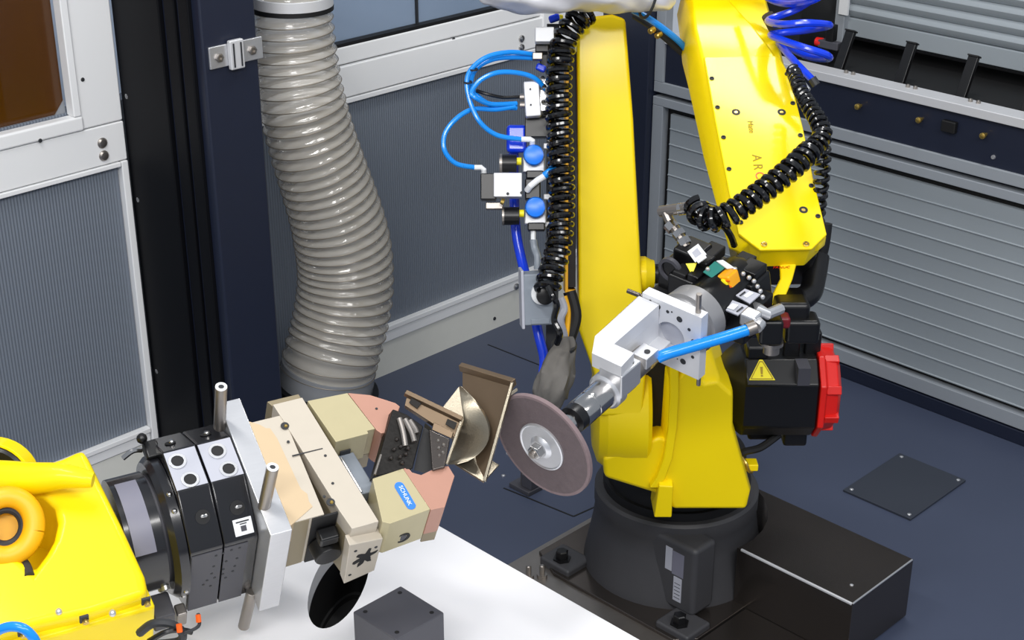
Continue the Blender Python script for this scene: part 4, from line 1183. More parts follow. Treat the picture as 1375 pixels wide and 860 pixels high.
for i, q in enumerate(((0.042,2.8070,1.0400), (0.045,2.7650,0.949))):
    f = Frame(q, VF.x, VF.y)
    rg = part(MB().box(f, (0, -0.016, -0.022), (0.042, 0.030, 0.04)), 'regulator_body', M['alu_matt'], va, bevel=0.003)
    part(MB().lathe(f, [(-0.03, 0.014), (-0.004, 0.0185), (0.012, 0.0205), (0.017, 0.018), (0.019, 0.010)], 28), 'regulator_knob', M['blue_cap'], rg, smooth=40)
    part(MB().box(f, (0.002, -0.036, -0.018), (0.034, 0.016, 0.04)), 'regulator_base', M['black'], va, bevel=0.003)
vbox('valve_head', 'black', (-0.045,2.7810,0.985), (0.030, 0.050, 0.05), 0.002)
vbox('valve_plate', 'alu_matt', (-0.008,2.7730,0.991), (0.054, 0.046, 0.05), 0.002)
vbox('valve_foot', 'steel_dull', (-0.034,2.7850,0.945), (0.034, 0.014, 0.03), 0.002)
part(MB().cyl((-0.021,2.7520,0.968), (-0.015,2.7510,0.966), 0.006, 0.006, 10), 'brass_port', M['brass'], va)
for q in ((-0.008,2.7410,0.987), (0.018,2.7410,0.989)):
    part(MB().lathe(Frame(q, VF.x, VF.y), [(-0.002, 0.0028), (0.0015, 0.0028)], 10), 'screw', M['ink'], va)
vbox('valve_end', 'black', (0.04,2.7980,0.974), (0.03, 0.04, 0.04), 0.003)
for q in ((0.071,2.8340,1.0500), (0.071,2.7920,0.961), (0.071,2.7700,0.912)):
    f = Frame(q, VF.x, VF.y)
    part(MB().box(f, (0, 0, 0), (0.020, 0.011, 0.016)), 'side_fitting', M['alu_matt'], va, bevel=0.002)
# white push-in elbows
part(MB().tube([(0.018,2.8110,1.0720), (0.035,2.8110,1.0720), (0.039,2.8100,1.0700), (0.039,2.8140,1.0550)], 0.0055, 10), 'push_in_elbow', M['label'], va)
part(MB().tube([(-0.072,2.7880,1.0230), (-0.059,2.7880,1.0230), (-0.054,2.7870,1.0190), (-0.054,2.7880,1.0100)], 0.0052, 10), 'push_in_elbow', M['label'], va)
part(MB().tube([(0.063,2.7720,1.0120), (0.049,2.7690,1.0040), (0.035,2.7640,0.994), (0.029,2.7700,0.983)], 0.0062, 10), 'push_in_elbow', M['label'], va)
part(MB().tube(crv([(0.062,2.7720,1.0120), (0.075,2.7760,1.0210), (0.087,2.8000,1.0230)], 5), 0.0072, 12), 'feed_tube', M['blue_hose'], va)
part(MB().tube(crv([(0.041,2.7560,0.907), (0.041,2.7480,0.89)], 3), 0.005, 10), 'drain', M['label'], va)
part(MB().tube(crv([(0.041,2.7480,0.89), (0.044,2.7410,0.874), (0.049,2.7250,0.864), (0.049,2.7150,0.842)], 5), 0.0072, 10), 'cable_gland', M['grey_box'], va)

# thin looping air tubes
def air_tube(label, pts, r=0.0048, m='blue_hose'):
    return part(MB().tube(crv(pts, 10), r, 10), 'air_tube', M[m], va)
air_tube('sky blue air tube looping from the top fitting down to the white elbow under the valve',
         [(0.041,2.8900,1.2170), (-0.004,2.8720,1.2260), (-0.046,2.8590,1.2210), (-0.076,2.8490,1.2010), (-0.086,2.8380,1.1770), (-0.079,2.8220,1.1410), (-0.06,2.8050,1.1070), (-0.028,2.8050,1.0820), (0.018,2.8110,1.0720)])
air_tube('sky blue air tube whose loop reaches furthest left, ending at the square valve',
         [(0.006,2.8470,1.1260), (-0.032,2.8350,1.1240), (-0.075,2.8260,1.1270), (-0.107,2.8080,1.1130), (-0.128,2.7960,1.0870), (-0.128,2.7830,1.0580), (-0.107,2.7820,1.0330), (-0.071,2.7880,1.0230)])
air_tube('sky blue air tube arching over from the silver valve block to the left loop bundle',
         [(0.068,2.8600,1.1530), (0.043,2.8510,1.1810), (0.011,2.8450,1.1930), (-0.028,2.8360,1.1960), (-0.06,2.8300,1.1830), (-0.077,2.8200,1.1620), (-0.067,2.8150,1.1520), (-0.039,2.8300,1.1360), (0.009,2.8500,1.1310)])
air_tube('sky blue air tube running beside the topmost loop into the lower fitting pair',
         [(0.041,2.8920,1.2090), (0.004,2.8830,1.2130), (-0.036,2.8760,1.2110), (-0.068,2.8690,1.1950), (-0.079,2.8570,1.1690), (-0.068,2.8470,1.1490), (-0.036,2.8380,1.1300), (0.009,2.8510,1.1220)])
part(MB().tube(crv([(-0.068,2.8460,1.1580), (-0.046,2.8380,1.1530), (-0.018,2.8450,1.1450), (0.015,2.8550,1.1430)], 8), 0.0035, 8), 'signal_cable', M['black'], va)
for i, q in enumerate(((-0.084,2.8380,1.1770), (-0.073,2.8480,1.1990))):
    f = Frame(q, (1, 0, 0), (0, 1, 0))
    part(MB()._ring(f, 0.0085, 0.0055, -0.0015, 0.0015, 16), 'cable_tie', M['ink'], va)

# cobalt main supply pipe running down behind the valves
mp_ = thing('main_air_pipe', 'cobalt blue supply pipe running down behind the valves to the grey sleeve', 'hose', (0.018,2.7930,0.843))
part(MB().tube(crv([(0.004,2.8890,1.0500), (0.004,2.8580,0.96), (0.008,2.8210,0.88), (0.021,2.7930,0.82), (0.039,2.7740,0.755), (0.051,2.7460,0.695), (0.063,2.7150,0.653), (0.061,2.6910,0.624)], 8), 0.0098, 12), 'pipe', M['blue_deep'], mp_)

# grey junction box
jb = thing('junction_box', 'light grey junction box left of the arm below the regulators', 'box', (0.049,2.6750,0.803))
JF = Frame((0.049,2.6920,0.792), (0.995, 0.1, 0), (0, 0.25, 0.968))
part(MB().box(JF, (0, 0, 0), (0.056, 0.100, 0.045)), 'case', M['grey_box'], jb, bevel=0.003)
part(MB().box(JF, (-0.030, 0.0, -0.004), (0.006, 0.114, 0.05)), 'lid', M['label_grey'], jb, bevel=0.002)
part(MB().box(JF, (0.002, -0.042, 0.0235), (0.036, 0.010, 0.004)), 'foot_ledge', M['grey_box'], jb, bevel=0.001)
part(MB().lathe(JF.at(0.006, 0.012, 0.0225), [(0, 0.021), (0.008, 0.021), (0.010, 0.017)], 24), 'gland', M['label'], jb, smooth=30)
part(MB().lathe(JF.at(0.010, 0.010, 0.030), [(0, 0.0165), (0.016, 0.0165), (0.018, 0.010)], 20), 'gland_nut', M['black'], jb, smooth=30)
part(MB().lathe(JF.at(0.028, 0.058, 0.01), [(-0.004, 0.008), (0.012, 0.008), (0.014, 0.005)], 12), 'screw_cap', M['alu_matt'], jb)

# grey fabric sleeve round the robot's cables
cs = thing('cable_sleeve', 'wrinkled grey cloth sleeve round cables left of the arm hub', 'sleeve', (0.082,2.6250,0.649))
sp_ = crv([(0.101,2.6600,0.725), (0.1,2.6490,0.701), (0.089,2.6280,0.68), (0.082,2.6070,0.659), (0.074,2.5860,0.637), (0.072,2.5770,0.618), (0.069,2.5730,0.609), (0.072,2.5590,0.579)], 6)
srr = [0.014, 0.022, 0.030, 0.033, 0.031, 0.020, 0.016, 0.022]
rs = []
for i, (c, u, v) in enumerate(sweep_frames(sp_)):
    t = i / 6; k = int(min(6, t)); r = srr[k] + (srr[k + 1] - srr[k]) * (t - k)
    rs.append([c + (u * math.cos(TAU * a / 26) + v * math.sin(TAU * a / 26)) * (r * (1 + 0.13 * math.sin(5 * TAU * a / 26 + i * 0.16) + 0.08 * math.sin(8 * TAU * a / 26 - i * 0.3))) for a in range(26)])
part(MB().rings(rs), 'cloth', M['cloth'], cs, smooth=70)
for q, r in (((0.07,2.5770,0.617), 0.020), ((0.1,2.6530,0.709), 0.023)):
    f = Frame(q, (1, 0, 0), (0, 1, 0.2))
    part(MB()._ring(f, r + 0.002, r - 0.004, -0.003, 0.003, 24), 'tie', M['ink'], cs)
part(MB().tube(crv([(0.092,2.6740,0.8), (0.099,2.6650,0.781), (0.092,2.6550,0.762), (0.101,2.6600,0.725)], 6), 0.008, 10), 'cable', M['label_grey'], cs)
part(MB().tube(crv([(0.101,2.6930,0.795), (0.108,2.6800,0.766), (0.104,2.6580,0.721)], 6), 0.0055, 10), 'cable', M['yellow_dark'], cs)
part(MB().tube(crv([(0.111,2.7060,0.799), (0.122,2.6860,0.756), (0.11,2.6670,0.715)], 6), 0.013, 10), 'cable', M['black_matt'], cs)

# small clamp standing on the floor behind the grinding disc
fc = thing('floor_fitting', 'small grey metal fitting on the floor behind the grinding disc', 'fitting', (0.027,3.2970,0))
q = Vector((0.031,3.2970,0))
part(MB().span(Frame(q, WB.x, -WB.z), -0.03, 0.04, -0.025, 0.025, 0.0, 0.012), 'base', M['graphite'], fc, bevel=0.002)
part(MB().cyl(q + Vector((0, 0, 0.012)), q + Vector((0, 0, 0.05)), 0.010, 0.010, 14), 'stud', M['steel_dull'], fc)
part(MB().box(Frame(q, WB.x, WB.y), (0.02, 0.03, 0.0), (0.035, 0.036, 0.03)), 'block', M['graphite'], fc, bevel=0.003)

# ---------------------------------------------------------------- second yellow robot, lower left
GC = G.at(0, 0.035, -0.118)                   # the wrist axis runs along x through here
AX = Frame(GC.o, G.y, G.z)                    # z = along G.x, x = G.y, y = G.z
r2 = thing('handling_robot', 'yellow robot wrist reaching in from the lower left corner with the gripper', 'robot', G.w(-0.36, 0.03, -0.12))
top = [(-0.297, 0.121), (-0.2835, 0.0054), (-0.2755, -0.0818), (-0.279, -0.112), (-0.362, -0.115), (-0.419, -0.111), (-0.60, -0.108), (-0.60, 0.02), (-0.445, 0.024),
       (-0.428, -0.004), (-0.413, -0.031), (-0.392, -0.012), (-0.377, 0.006), (-0.366, 0.030), (-0.364, 0.055), (-0.374, 0.076), (-0.392, 0.090), (-0.425, 0.105), (-0.60, 0.150), (-0.60, 0.205), (-0.416, 0.150), (-0.371, 0.128), (-0.335, 0.130), (-0.301, 0.138)]
part(MB().taper(G, [(-0.22, [(x, y + 0.0) for x, y in top]), (-0.055, top), (-0.02, [(x * 1.0 - 0.004 * (x > -0.3), y) for x, y in top])]),
     'wrist_housing', M['yellow'], r2, bevel=0.012, smooth=60, seg=3)
part(MB().tube(crv([(-0.772,1.8320,0.9), (-0.715,1.8200,0.91), (-0.659,1.8070,0.918), (-0.61,1.8000,0.926), (-0.57,1.7980,0.921)], 6), lambda q: 0.027 - 0.017 * q * q, 20), 'housing_rib', M['yellow'], r2)
# lower ledge with bolts at the front
part(MB().prism(G, [(-0.277, -0.086), (-0.274, -0.123), (-0.62, -0.121), (-0.62, -0.08)], -0.20, -0.044), 'front_ledge', M['yellow'], r2, bevel=0.006)
LFf = Frame(G.w(0, -0.123, 0), G.x, G.z)      # z of this frame = -y (towards the viewer)
if LFf.z.dot(G.y) > 0: LFf = Frame(G.w(0, -0.123, 0), G.x, -G.z)
for q in ((-0.4491,-0.124,-0.0048), (-0.3704,-0.124,-0.0167), (-0.2887,-0.124,-0.0163)):
    f = Frame(G.w(q[0], -0.1235, q[2]), G.x, G.z)
    part(MB().box(f, (0, 0, 0.0), (0.012, 0.016, 0.004)), 'bolt_pocket', M['ink'], r2, bevel=0.001)
    part(MB().cyl(G.w(q[0] + 0.001, -0.124, q[2] - 0.002), G.w(q[0] + 0.001, -0.130, q[2] - 0.002), 0.0042, 0.0042, 10), 'bolt', M['brass'], r2)
for q in ((-0.3977,-0.1018,-0.02), (-0.3333,-0.124,-0.0228)):
    part(MB().ball(G.w(q[0], q[1], q[2]), 0.005, 10, 6), 'plug', M['alu'], r2)
# inner yellow ring of the hollow joint seen through the fork
rc_ = Vector((-0.677,1.7410,0.883))
rf = Frame(rc_, (0.93, 0.2, -0.3), (0.1, 0.6, 0.79))
part(MB().tube([rf.w(0.036 * math.cos(TAU * k / 40), 0.040 * math.sin(TAU * k / 40), 0) for k in range(41)], 0.0145, 14), 'joint_ring', M['yellow_dark'], r2)
part(MB().tube([rf.w(0.022 * math.cos(TAU * k / 30), 0.024 * math.sin(TAU * k / 30), -0.01) for k in range(31)], 0.006, 10), 'cable_bundle', M['ink'], r2)
part(MB().lathe(rf, [(-0.04, 0.034), (-0.03, 0.034)], 24), 'joint_floor', M['yellow_dark'], r2)
part(MB().tube(crv([(-0.669,1.7420,0.838), (-0.651,1.7190,0.836), (-0.639,1.6960,0.834)], 5), 0.007, 10), 'cable', M['ink'], r2)
part(MB().span(G, -0.60, -0.36, -0.06, 0.14, -0.215, -0.17), 'lower_casting', M['yellow'], r2, bevel=0.01)
# round cover of the arm behind, yellow rim over a black cap
cf = Frame((-0.741,1.8770,0.867), (1, 0, 0), (0, 0.25, 0.97))
part(MB()._ring(cf, 0.062, 0.0575, -0.03, 0.004, 40), 'cover_rim', M['yellow'], r2, bevel=0.001)
part(MB().lathe(cf, [(-0.03, 0.0577), (0.001, 0.0577), (0.006, 0.052)], 40), 'cover_cap', M['black'], r2)

# tool flange stack between housing and changer
part(MB().lathe(AX, [(-0.283, 0.086), (-0.232, 0.086)], 44), 'tool_flange', M['anod'], r2, smooth=30)
mb = MB()
n = 14
rs = []
for x in (-0.276, -0.246):
    rs.append([AX.w(0.0872 * math.cos(a), 0.0872 * math.sin(a), x) for a in [math.radians(62 + k * 6) for k in range(n)]])
rs2 = []
for x in (-0.276, -0.246):
    rs2.append([AX.w(0.0885 * math.cos(a), 0.0885 * math.sin(a), x) for a in [math.radians(62 + k * 6) for k in range(n)]])
mb.rings([rs[0], rs2[0], rs2[1], rs[1]], close=False, cap0=False, cap1=False)
part(mb, 'grey_tape', M['tape'], r2)
part(MB().lathe(AX, [(-0.245, 0.080), (-0.226, 0.080)], 40), 'spacer_ring', M['graphite'], r2, smooth=30)

# ---------------------------------------------------------------- tool changer and adapter plate
tc = thing('tool_changer', 'black eight-sided tool changer between the yellow wrist and the adapter plate', 'tool changer', G.w(-0.17, 0.03, -0.12))
CH = [(0.085, 0.0), (0.015, 0.0), (-0.045, -0.045), (-0.055, -0.055), (-0.055, -0.222), (0.0, -0.262), (0.09, -0.262), (0.145, -0.20), (0.145, -0.055)]
CF = Frame(G.o, G.y, G.z)      # x = G.y, y = G.z, z = G.x
part(MB().lathe(AX, [(-0.228, 0.098), (-0.220, 0.105), (-0.207, 0.105)], 44), 'back_flange', M['anod'], tc, smooth=30)
part(MB().prism(CF, CH, -0.206, -0.1575), 'master_half', M['anod'], tc, bevel=0.003)
part(MB().prism(CF, CH, -0.157, -0.1065), 'tool_half', M['anod'], tc, bevel=0.003)
# pale sheets paint the overhead reflection on the top facet; four port rings
for nm, x0, x1 in (('facet_reflection', -0.2045, -0.160), ('facet_reflection', -0.1555, -0.108)):
    part(MB().span(G, x0, x1, 0.018, 0.082, -0.001, 0.0006), nm, M['alu_matt'] if False else M['label_grey'], tc)
for x, y in ((-0.132, 0.064), (-0.190, 0.064), (-0.182, 0.030), (-0.126, 0.031)):
    f = G.at(x, y, 0.0005)
    pr_ = part(MB()._ring(f, 0.0128, 0.0088, 0.0, 0.0022, 28), 'port_ring', M['alu'], tc, bevel=0.0004)
    part(MB().lathe(f, [(0.0, 0.0089), (0.0008, 0.0089)], 24), 'port', M['black_matt'], pr_)
# recessed screws on the facets
fb = Frame(G.w(0, 0.110, -0.021), G.x, (G.y * 0.74 - G.z * 0.67))
for x in (-0.186, -0.134):
    part(MB().lathe(Frame(G.w(x, 0.110, -0.022), G.x, G.y * 0.737 - G.z * 0.676), [(0, 0.008), (0.001, 0.008)], 16), 'recess', M['black_matt'], tc)
    part(MB().ball(G.w(x + 0.002, 0.110, -0.0195), 0.0045, 10, 6), 'screw', M['steel'], tc)
df = Frame(G.w(0, -0.015, -0.0225), G.x, G.y * 0.8 + G.z * 0.6)
for x in (-0.178, -0.128):
    f = df.at(x, -0.004, 0.0)
    part(MB().lathe(f, [(-0.002, 0.0105), (0.0012, 0.0105)], 20), 'recess', M['black_matt'], tc)
    part(MB().ball(f.w(0.002, 0.001, 0.001), 0.0045, 10, 6, f, (1.4, 0.7, 0.6)), 'screw', M['steel'], tc)
# front facet: two grey plates with rows of small ports
FFp = Frame(G.w(0, -0.0552, 0), G.x, G.z)
if FFp.z.dot(G.y) > 0:
    FFp = Frame(G.w(0, -0.0552, 0), -G.x, G.z)
sx = FFp.x.dot(G.x)
def fx(x0, x1): return tuple(sorted((x0 * sx, x1 * sx)))
a0, a1 = fx(-0.2035, -0.1595); part(MB().span(FFp, a0, a1, -0.222, -0.062, -0.0005, 0.0012), 'connector_plate', M['graphite'], tc)
a0, a1 = fx(-0.1565, -0.122); part(MB().span(FFp, a0, a1, -0.222, -0.062, -0.0005, 0.0012), 'connector_plate', M['graphite'], tc)
for x, z in ((-0.168, -0.075), (-0.158, -0.073), (-0.146, -0.071), (-0.134, -0.071), (-0.170, -0.105), (-0.152, -0.10), (-0.136, -0.10), (-0.172, -0.125), (-0.155, -0.122), (-0.138, -0.122),
             (-0.178, -0.142), (-0.167, -0.140), (-0.155, -0.136), (-0.140, -0.136), (-0.183, -0.152), (-0.150, -0.15), (-0.172, -0.162)):
    part(MB().lathe(FFp.at(x * sx, z, 0.0012), [(0, 0.0021), (0.0006, 0.0021)], 8), 'port', M['ink'], tc)
a0, a1 = fx(-0.139, -0.112)
lb = part(MB().span(FFp, a0, a1, -0.057, -0.030, 0.0, 0.0016) if False else MB().span(df, -0.139, -0.112, -0.044, -0.020, 0.0, 0.0012), 'label', M['label'], tc, bevel=0.0004)
part(MB().span(df, -0.135, -0.116, -0.0255, -0.0235, 0.0012, 0.0016), 'label_line', M['ink'], tc)
part(MB().span(df, -0.130, -0.120, -0.0285, -0.027, 0.0012, 0.0016), 'label_line', M['ink'], tc)
part(MB().span(df, -0.1295, -0.1215, -0.0385, -0.0305, 0.0012, 0.0016), 'label_code', M['graphite'], tc)
# side screws of the back flange
for q in ((-0.5,1.7900,0.834), (-0.476,1.7660,0.842)):
    pass
for a in (188, 205, 222, 96, 110):
    an = math.radians(a)
    part(MB().ball(AX.w(0.1035 * math.cos(an), 0.1035 * math.sin(an), -0.213), 0.0045, 10, 6), 'flange_screw', M['steel'], tc)
for a, m in ((196, 'alu'), (214, 'alu'), (219, 'warn')):
    an = math.radians(a)
    part(MB().cyl(AX.w(0.083 * math.cos(an), 0.083 * math.sin(an), -0.237), AX.w(0.0915 * math.cos(an), 0.0915 * math.sin(an), -0.237), 0.0062, 0.0055, 12), 'plunger', M[m], tc)
part(MB().span(CF, 0.10, 0.13, -0.05, -0.03, -0.222, -0.200), 'locking_cam', M['black'], tc, bevel=0.004)
part(MB().ball(G.w(-0.222, 0.128, -0.02), 0.008, 10, 6), 'locking_knob', M['black'], tc)
part(MB().tube(crv([G.w(-0.250, 0.125, -0.055), G.w(-0.235, 0.128, -0.047), G.w(-0.222, 0.128, -0.05)], 5), 0.004, 8), 'lever', M['steel'], tc)
# cables under the changer
for nm, m, pts, r in (('cable', 'ink', [(-0.498,1.6810,0.754), (-0.476,1.6700,0.777), (-0.453,1.6700,0.777), (-0.439,1.6730,0.761), (-0.446,1.6760,0.744), (-0.481,1.6740,0.74)], 0.006),
                      ('cable', 'black', [(-0.481,1.6600,0.756), (-0.457,1.6570,0.773), (-0.441,1.6660,0.77), (-0.426,1.6730,0.761)], 0.004),
                      ('thin_wire', 'ink', [(-0.435,1.6640,0.766), (-0.42,1.6670,0.771), (-0.416,1.6780,0.771), (-0.42,1.6920,0.777)], 0.0024),
                      ('orange_wire', 'orange', [(-0.439,1.6610,0.783), (-0.438,1.6570,0.773)], 0.004),
                      ('orange_wire', 'orange', [(-0.418,1.6830,0.782), (-0.417,1.6790,0.773)], 0.0036)):
    part(MB().tube(crv(pts, 6), r, 8), nm, M[m], tc)
part(MB().span(G, -0.262, -0.232, -0.085, -0.045, -0.20, -0.16), 'cable_bracket', M['graphite'], tc, bevel=0.003)
part(MB().span(G, -0.226, -0.210, -0.075, -0.055, -0.225, -0.19), 'cable_clip', M['steel_dull'], tc, bevel=0.003)

ap = thing('adapter_plate', 'square silver adapter plate with four dowel pins between changer and gripper', 'plate', G.w(-0.09, 0.03, -0.1))
part(MB().span(G, -0.1055, -0.0735, -0.090, 0.142, -0.222, 0.003), 'plate', M['alu'], ap, bevel=0.0015)
def gd(a, b):
    t = part(MB().cyl(a, b, 0.0088, 0.0088, 18), 'dowel_pin', M['steel_dull'], ap, bevel=0.001)
    d = (Vector(b) - Vector(a)).normalized()
    part(MB()._ring(Frame(Vector(b), d.orthogonal(), d.cross(d.orthogonal())), 0.0084, 0.0042, -0.001, 0.0009, 18), 'pin_rim', M['label'], ap)
    part(MB().lathe(Frame(Vector(b), d.orthogonal(), d.cross(d.orthogonal())), [(-0.0005, 0.0042), (0.0003, 0.0042)], 14), 'pin_bore', M['ink'], ap)
gd(G.w(-0.114, 0.1085, -0.01), G.w(-0.1125, 0.1204, 0.075))
gd(G.w(-0.0985, -0.042, -0.002), G.w(-0.087, -0.0269, 0.075))
gd(G.w(-0.1070, -0.0600, -0.21), G.w(-0.1190, -0.0740, -0.292))
gd(G.w(-0.104, 0.106, -0.20), G.w(-0.104, 0.106, -0.272))

# ---------------------------------------------------------------- parallel gripper
gr = thing('gripper', 'champagne coloured two-finger gripper with pink jaws holding the blade', 'gripper', G.w(0.02, 0, -0.06))
# rear mount, tan with stepped edge
part(MB().prism(G, [(-0.0735, 0.100), (-0.060, 0.090), (-0.054, 0.082), (-0.048, 0.080), (-0.044, 0.060), (-0.040, -0.030), (-0.034, -0.040), (-0.036, -0.052), (-0.034, -0.062), (-0.0735, -0.082)][::-1], -0.05, 0.0008), 'tan_cover', M['tan'], gr)
part(MB().span(G, -0.0735, -0.022, -0.078, 0.098, -0.125, 0.0), 'mount_block', M['beige'], gr, bevel=0.001)
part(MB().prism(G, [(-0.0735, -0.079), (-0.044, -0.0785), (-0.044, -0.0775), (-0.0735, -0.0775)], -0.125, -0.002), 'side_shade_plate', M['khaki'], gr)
# crossbar
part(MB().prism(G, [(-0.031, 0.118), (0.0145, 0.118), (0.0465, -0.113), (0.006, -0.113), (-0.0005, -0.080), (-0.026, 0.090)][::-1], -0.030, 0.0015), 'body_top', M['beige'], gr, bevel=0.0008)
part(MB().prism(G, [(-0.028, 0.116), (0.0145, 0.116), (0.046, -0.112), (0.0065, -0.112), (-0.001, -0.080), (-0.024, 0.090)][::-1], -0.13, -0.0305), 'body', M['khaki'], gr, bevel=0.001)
part(MB().prism(G, [(-0.031, 0.1185), (0.0145, 0.1185), (0.013, 0.129), (-0.036, 0.129)][::-1], -0.06, -0.004), 'end_plate', M['khaki'], gr, bevel=0.001)
# front end block with the lobed opening
part(MB().prism(Frame(G.w(0, -0.112, 0), G.x, G.z), [(0.000, -0.020), (0.052, -0.028), (0.052, -0.122), (0.006, -0.136)][::-1], -0.004, 0.014), 'front_block', M['beige'], gr, bevel=0.001)
FBf = Frame(G.w(0, -0.126, 0), G.x, G.z)       # z towards -y
lob = []
random.seed(3)
for k in range(28):
    a = TAU * k / 28
    r = 0.0125 + 0.005 * math.sin(6 * a + 0.6) + 0.002 * math.sin(11 * a)
    lob.append((0.029 + r * math.cos(a) * 1.1, -0.070 + r * math.sin(a) * 1.35 + 0.35 * r * math.cos(a)))
part(MB().prism(FBf, lob, -0.001, 0.0008), 'lobed_opening', M['black_matt'], gr)
for x, z in ((0.012, -0.042), (0.012, -0.112), (0.044, -0.048)):
    part(MB().lathe(FBf.at(x, z, 0.0), [(0, 0.0025), (0.0008, 0.0025)], 10), 'screw', M['ink'], gr)
# black drive screw in the side niche
part(MB().cyl(G.w(-0.018, -0.082, -0.075), G.w(-0.018, -0.108, -0.075), 0.022, 0.020, 22), 'drive_boss', M['black'], gr, bevel=0.002)
part(MB().box(G, (-0.018, -0.092, -0.04), (0.03, 0.022, 0.02)), 'drive_cap', M['black'], gr, bevel=0.004)
part(MB().span(G, -0.040, -0.002, -0.0805, -0.0775, -0.125, -0.003), 'niche', M['black_matt'], gr)
# holes and slot on the top
for q, r in (((-0.0265, 0.0775), 0.0062), ((-0.0075, -0.0632), 0.0062)):
    part(MB().lathe(G.at(q[0], q[1], 0.0015), [(-0.0005, r), (0.0006, r)], 18), 'counterbore', M['ink'], gr)
    part(MB().ball(G.w(q[0] + 0.001, q[1] - 0.001, 0.0018), 0.003, 8, 5), 'screw', M['brass'], gr)
for q in ((-0.031, 0.050), (-0.013, -0.052), (0.012, 0.012), (0.006, -0.035)):
    part(MB().lathe(G.at(q[0], q[1], 0.0015), [(-0.0005, 0.0022), (0.0006, 0.0022)], 10), 'hole', M['ink'], gr)
part(MB().prism(G, [(-0.0335, 0.0265), (0.0125, 0.0255), (0.0125, 0.0240), (-0.0335, 0.0245)][::-1], 0.001, 0.0021), 'slot', M['ink'], gr)
# fingers
def finger(nm, poly, z0, z1, m, bev=0.0008):
    return part(MB().prism(G, poly, z0, z1), nm, m, gr, bevel=bev)
finger('finger', [(0.019, 0.1085), (0.0806, 0.1054), (0.0975, 0.0335), (0.085, 0.0335), (0.085, 0.0285), (0.034, 0.0285)], -0.062, 0.004, M['beige2'])
finger('finger', [(0.0625, -0.0456), (0.1115, -0.0425), (0.1235, -0.118), (0.0595, -0.1225), (0.0500, -0.1165)], -0.080, 0.004, M['beige2'])
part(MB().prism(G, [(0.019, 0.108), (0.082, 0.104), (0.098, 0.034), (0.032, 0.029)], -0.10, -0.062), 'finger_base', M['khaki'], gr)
part(MB().span(G, 0.044, 0.060, 0.026, 0.0285, -0.05, -0.025), 'bore', M['ink'], gr)
# rails and slide seen between the fingers
part(MB().prism(G, [(0.030, 0.028), (0.066, 0.028), (0.075, -0.045), (0.040, -0.045)], -0.07, -0.035), 'slide', M['grey_box'], gr, bevel=0.002)
for k in range(3):
    part(MB().tube([G.w(0.032 + 0.006 * k, 0.022, -0.033), G.w(0.040 + 0.006 * k, -0.042, -0.033)], 0.0018, 8), 'guide_rod', M['alu'], gr)
# pink jaws
j1 = finger('jaw', [(0.0812, 0.1050), (0.112, 0.092), (0.143, 0.068), (0.1475, 0.060), (0.137, 0.047), (0.132, 0.043), (0.127, 0.034), (0.118, 0.032), (0.113, 0.022), (0.103, 0.023), (0.0985, 0.030)], -0.075, 0.0045, M['pink'])
j2 = finger('jaw', [(0.112, -0.0425), (0.119, -0.041), (0.122, -0.052), (0.133, -0.060), (0.160, -0.055), (0.1776, -0.0575), (0.1796, -0.0763), (0.1455, -0.1205), (0.124, -0.119)], -0.066, 0.003, M['pink'])
part(MB().prism(G, [(0.124, -0.118), (0.145, -0.1205), (0.146, -0.119), (0.124, -0.116)][::-1], -0.09, -0.06), 'jaw_foot', M['khaki'], gr)
part(MB().lathe(G.at(0.112, 0.066, 0.0045), [(0, 0.002), (0.0006, 0.002)], 10), 'hole', M['ink'], gr)
# blue badge with lettering
bd = []
for k in range(20):
    a = TAU * k / 20
    bd.append((0.0965 + 0.0072 * math.cos(a) + (0.0025 if math.sin(a) < 0 else -0.0015), -0.0865 + 0.0072 * math.sin(a) + (0.017 if math.sin(a) >= 0 else -0.017)))
bg = part(MB().prism(G, bd, 0.0038, 0.0049), 'badge', M['logo_blue'], gr, bevel=0.0003)
text_part('SCHUNK', G, 0.0970, -0.0865, 0.0050, 0.0085, 'badge_lettering', M['label'], bg, rot=-87, depth=0.0002)
# round screw on the front finger's side
sf = Frame(G.w(0.088, -0.1195, -0.055), G.x, G.z)
part(MB()._ring(sf, 0.0125, 0.008, -0.001, 0.0014, 22), 'side_bore', M['black_matt'], gr)
part(MB().lathe(sf, [(0, 0.0078), (0.0012, 0.0078)], 6), 'side_screw', M['graphite'], gr)

# ---------------------------------------------------------------- turbine blade clamped in the jaws
tb_ = thing('turbine_blade', 'twisted metal turbine blade with dark serrated root clamped in the pink jaws', 'turbine blade', (-0.096,1.9790,0.896))
def V(p): return Vector(p)
def slab(nm, pts, th, m, bev=0.0006, smooth=35):
    p = [V(q) for q in pts]
    n_ = (p[1] - p[0]).cross(p[-1] - p[0]).normalized()
    if n_.y < 0: n_ = -n_                 # thickness goes away from the camera side
    return part(MB().rings([p, [q + n_ * th for q in p]]), nm, m, tb_, bevel=bev, smooth=smooth)
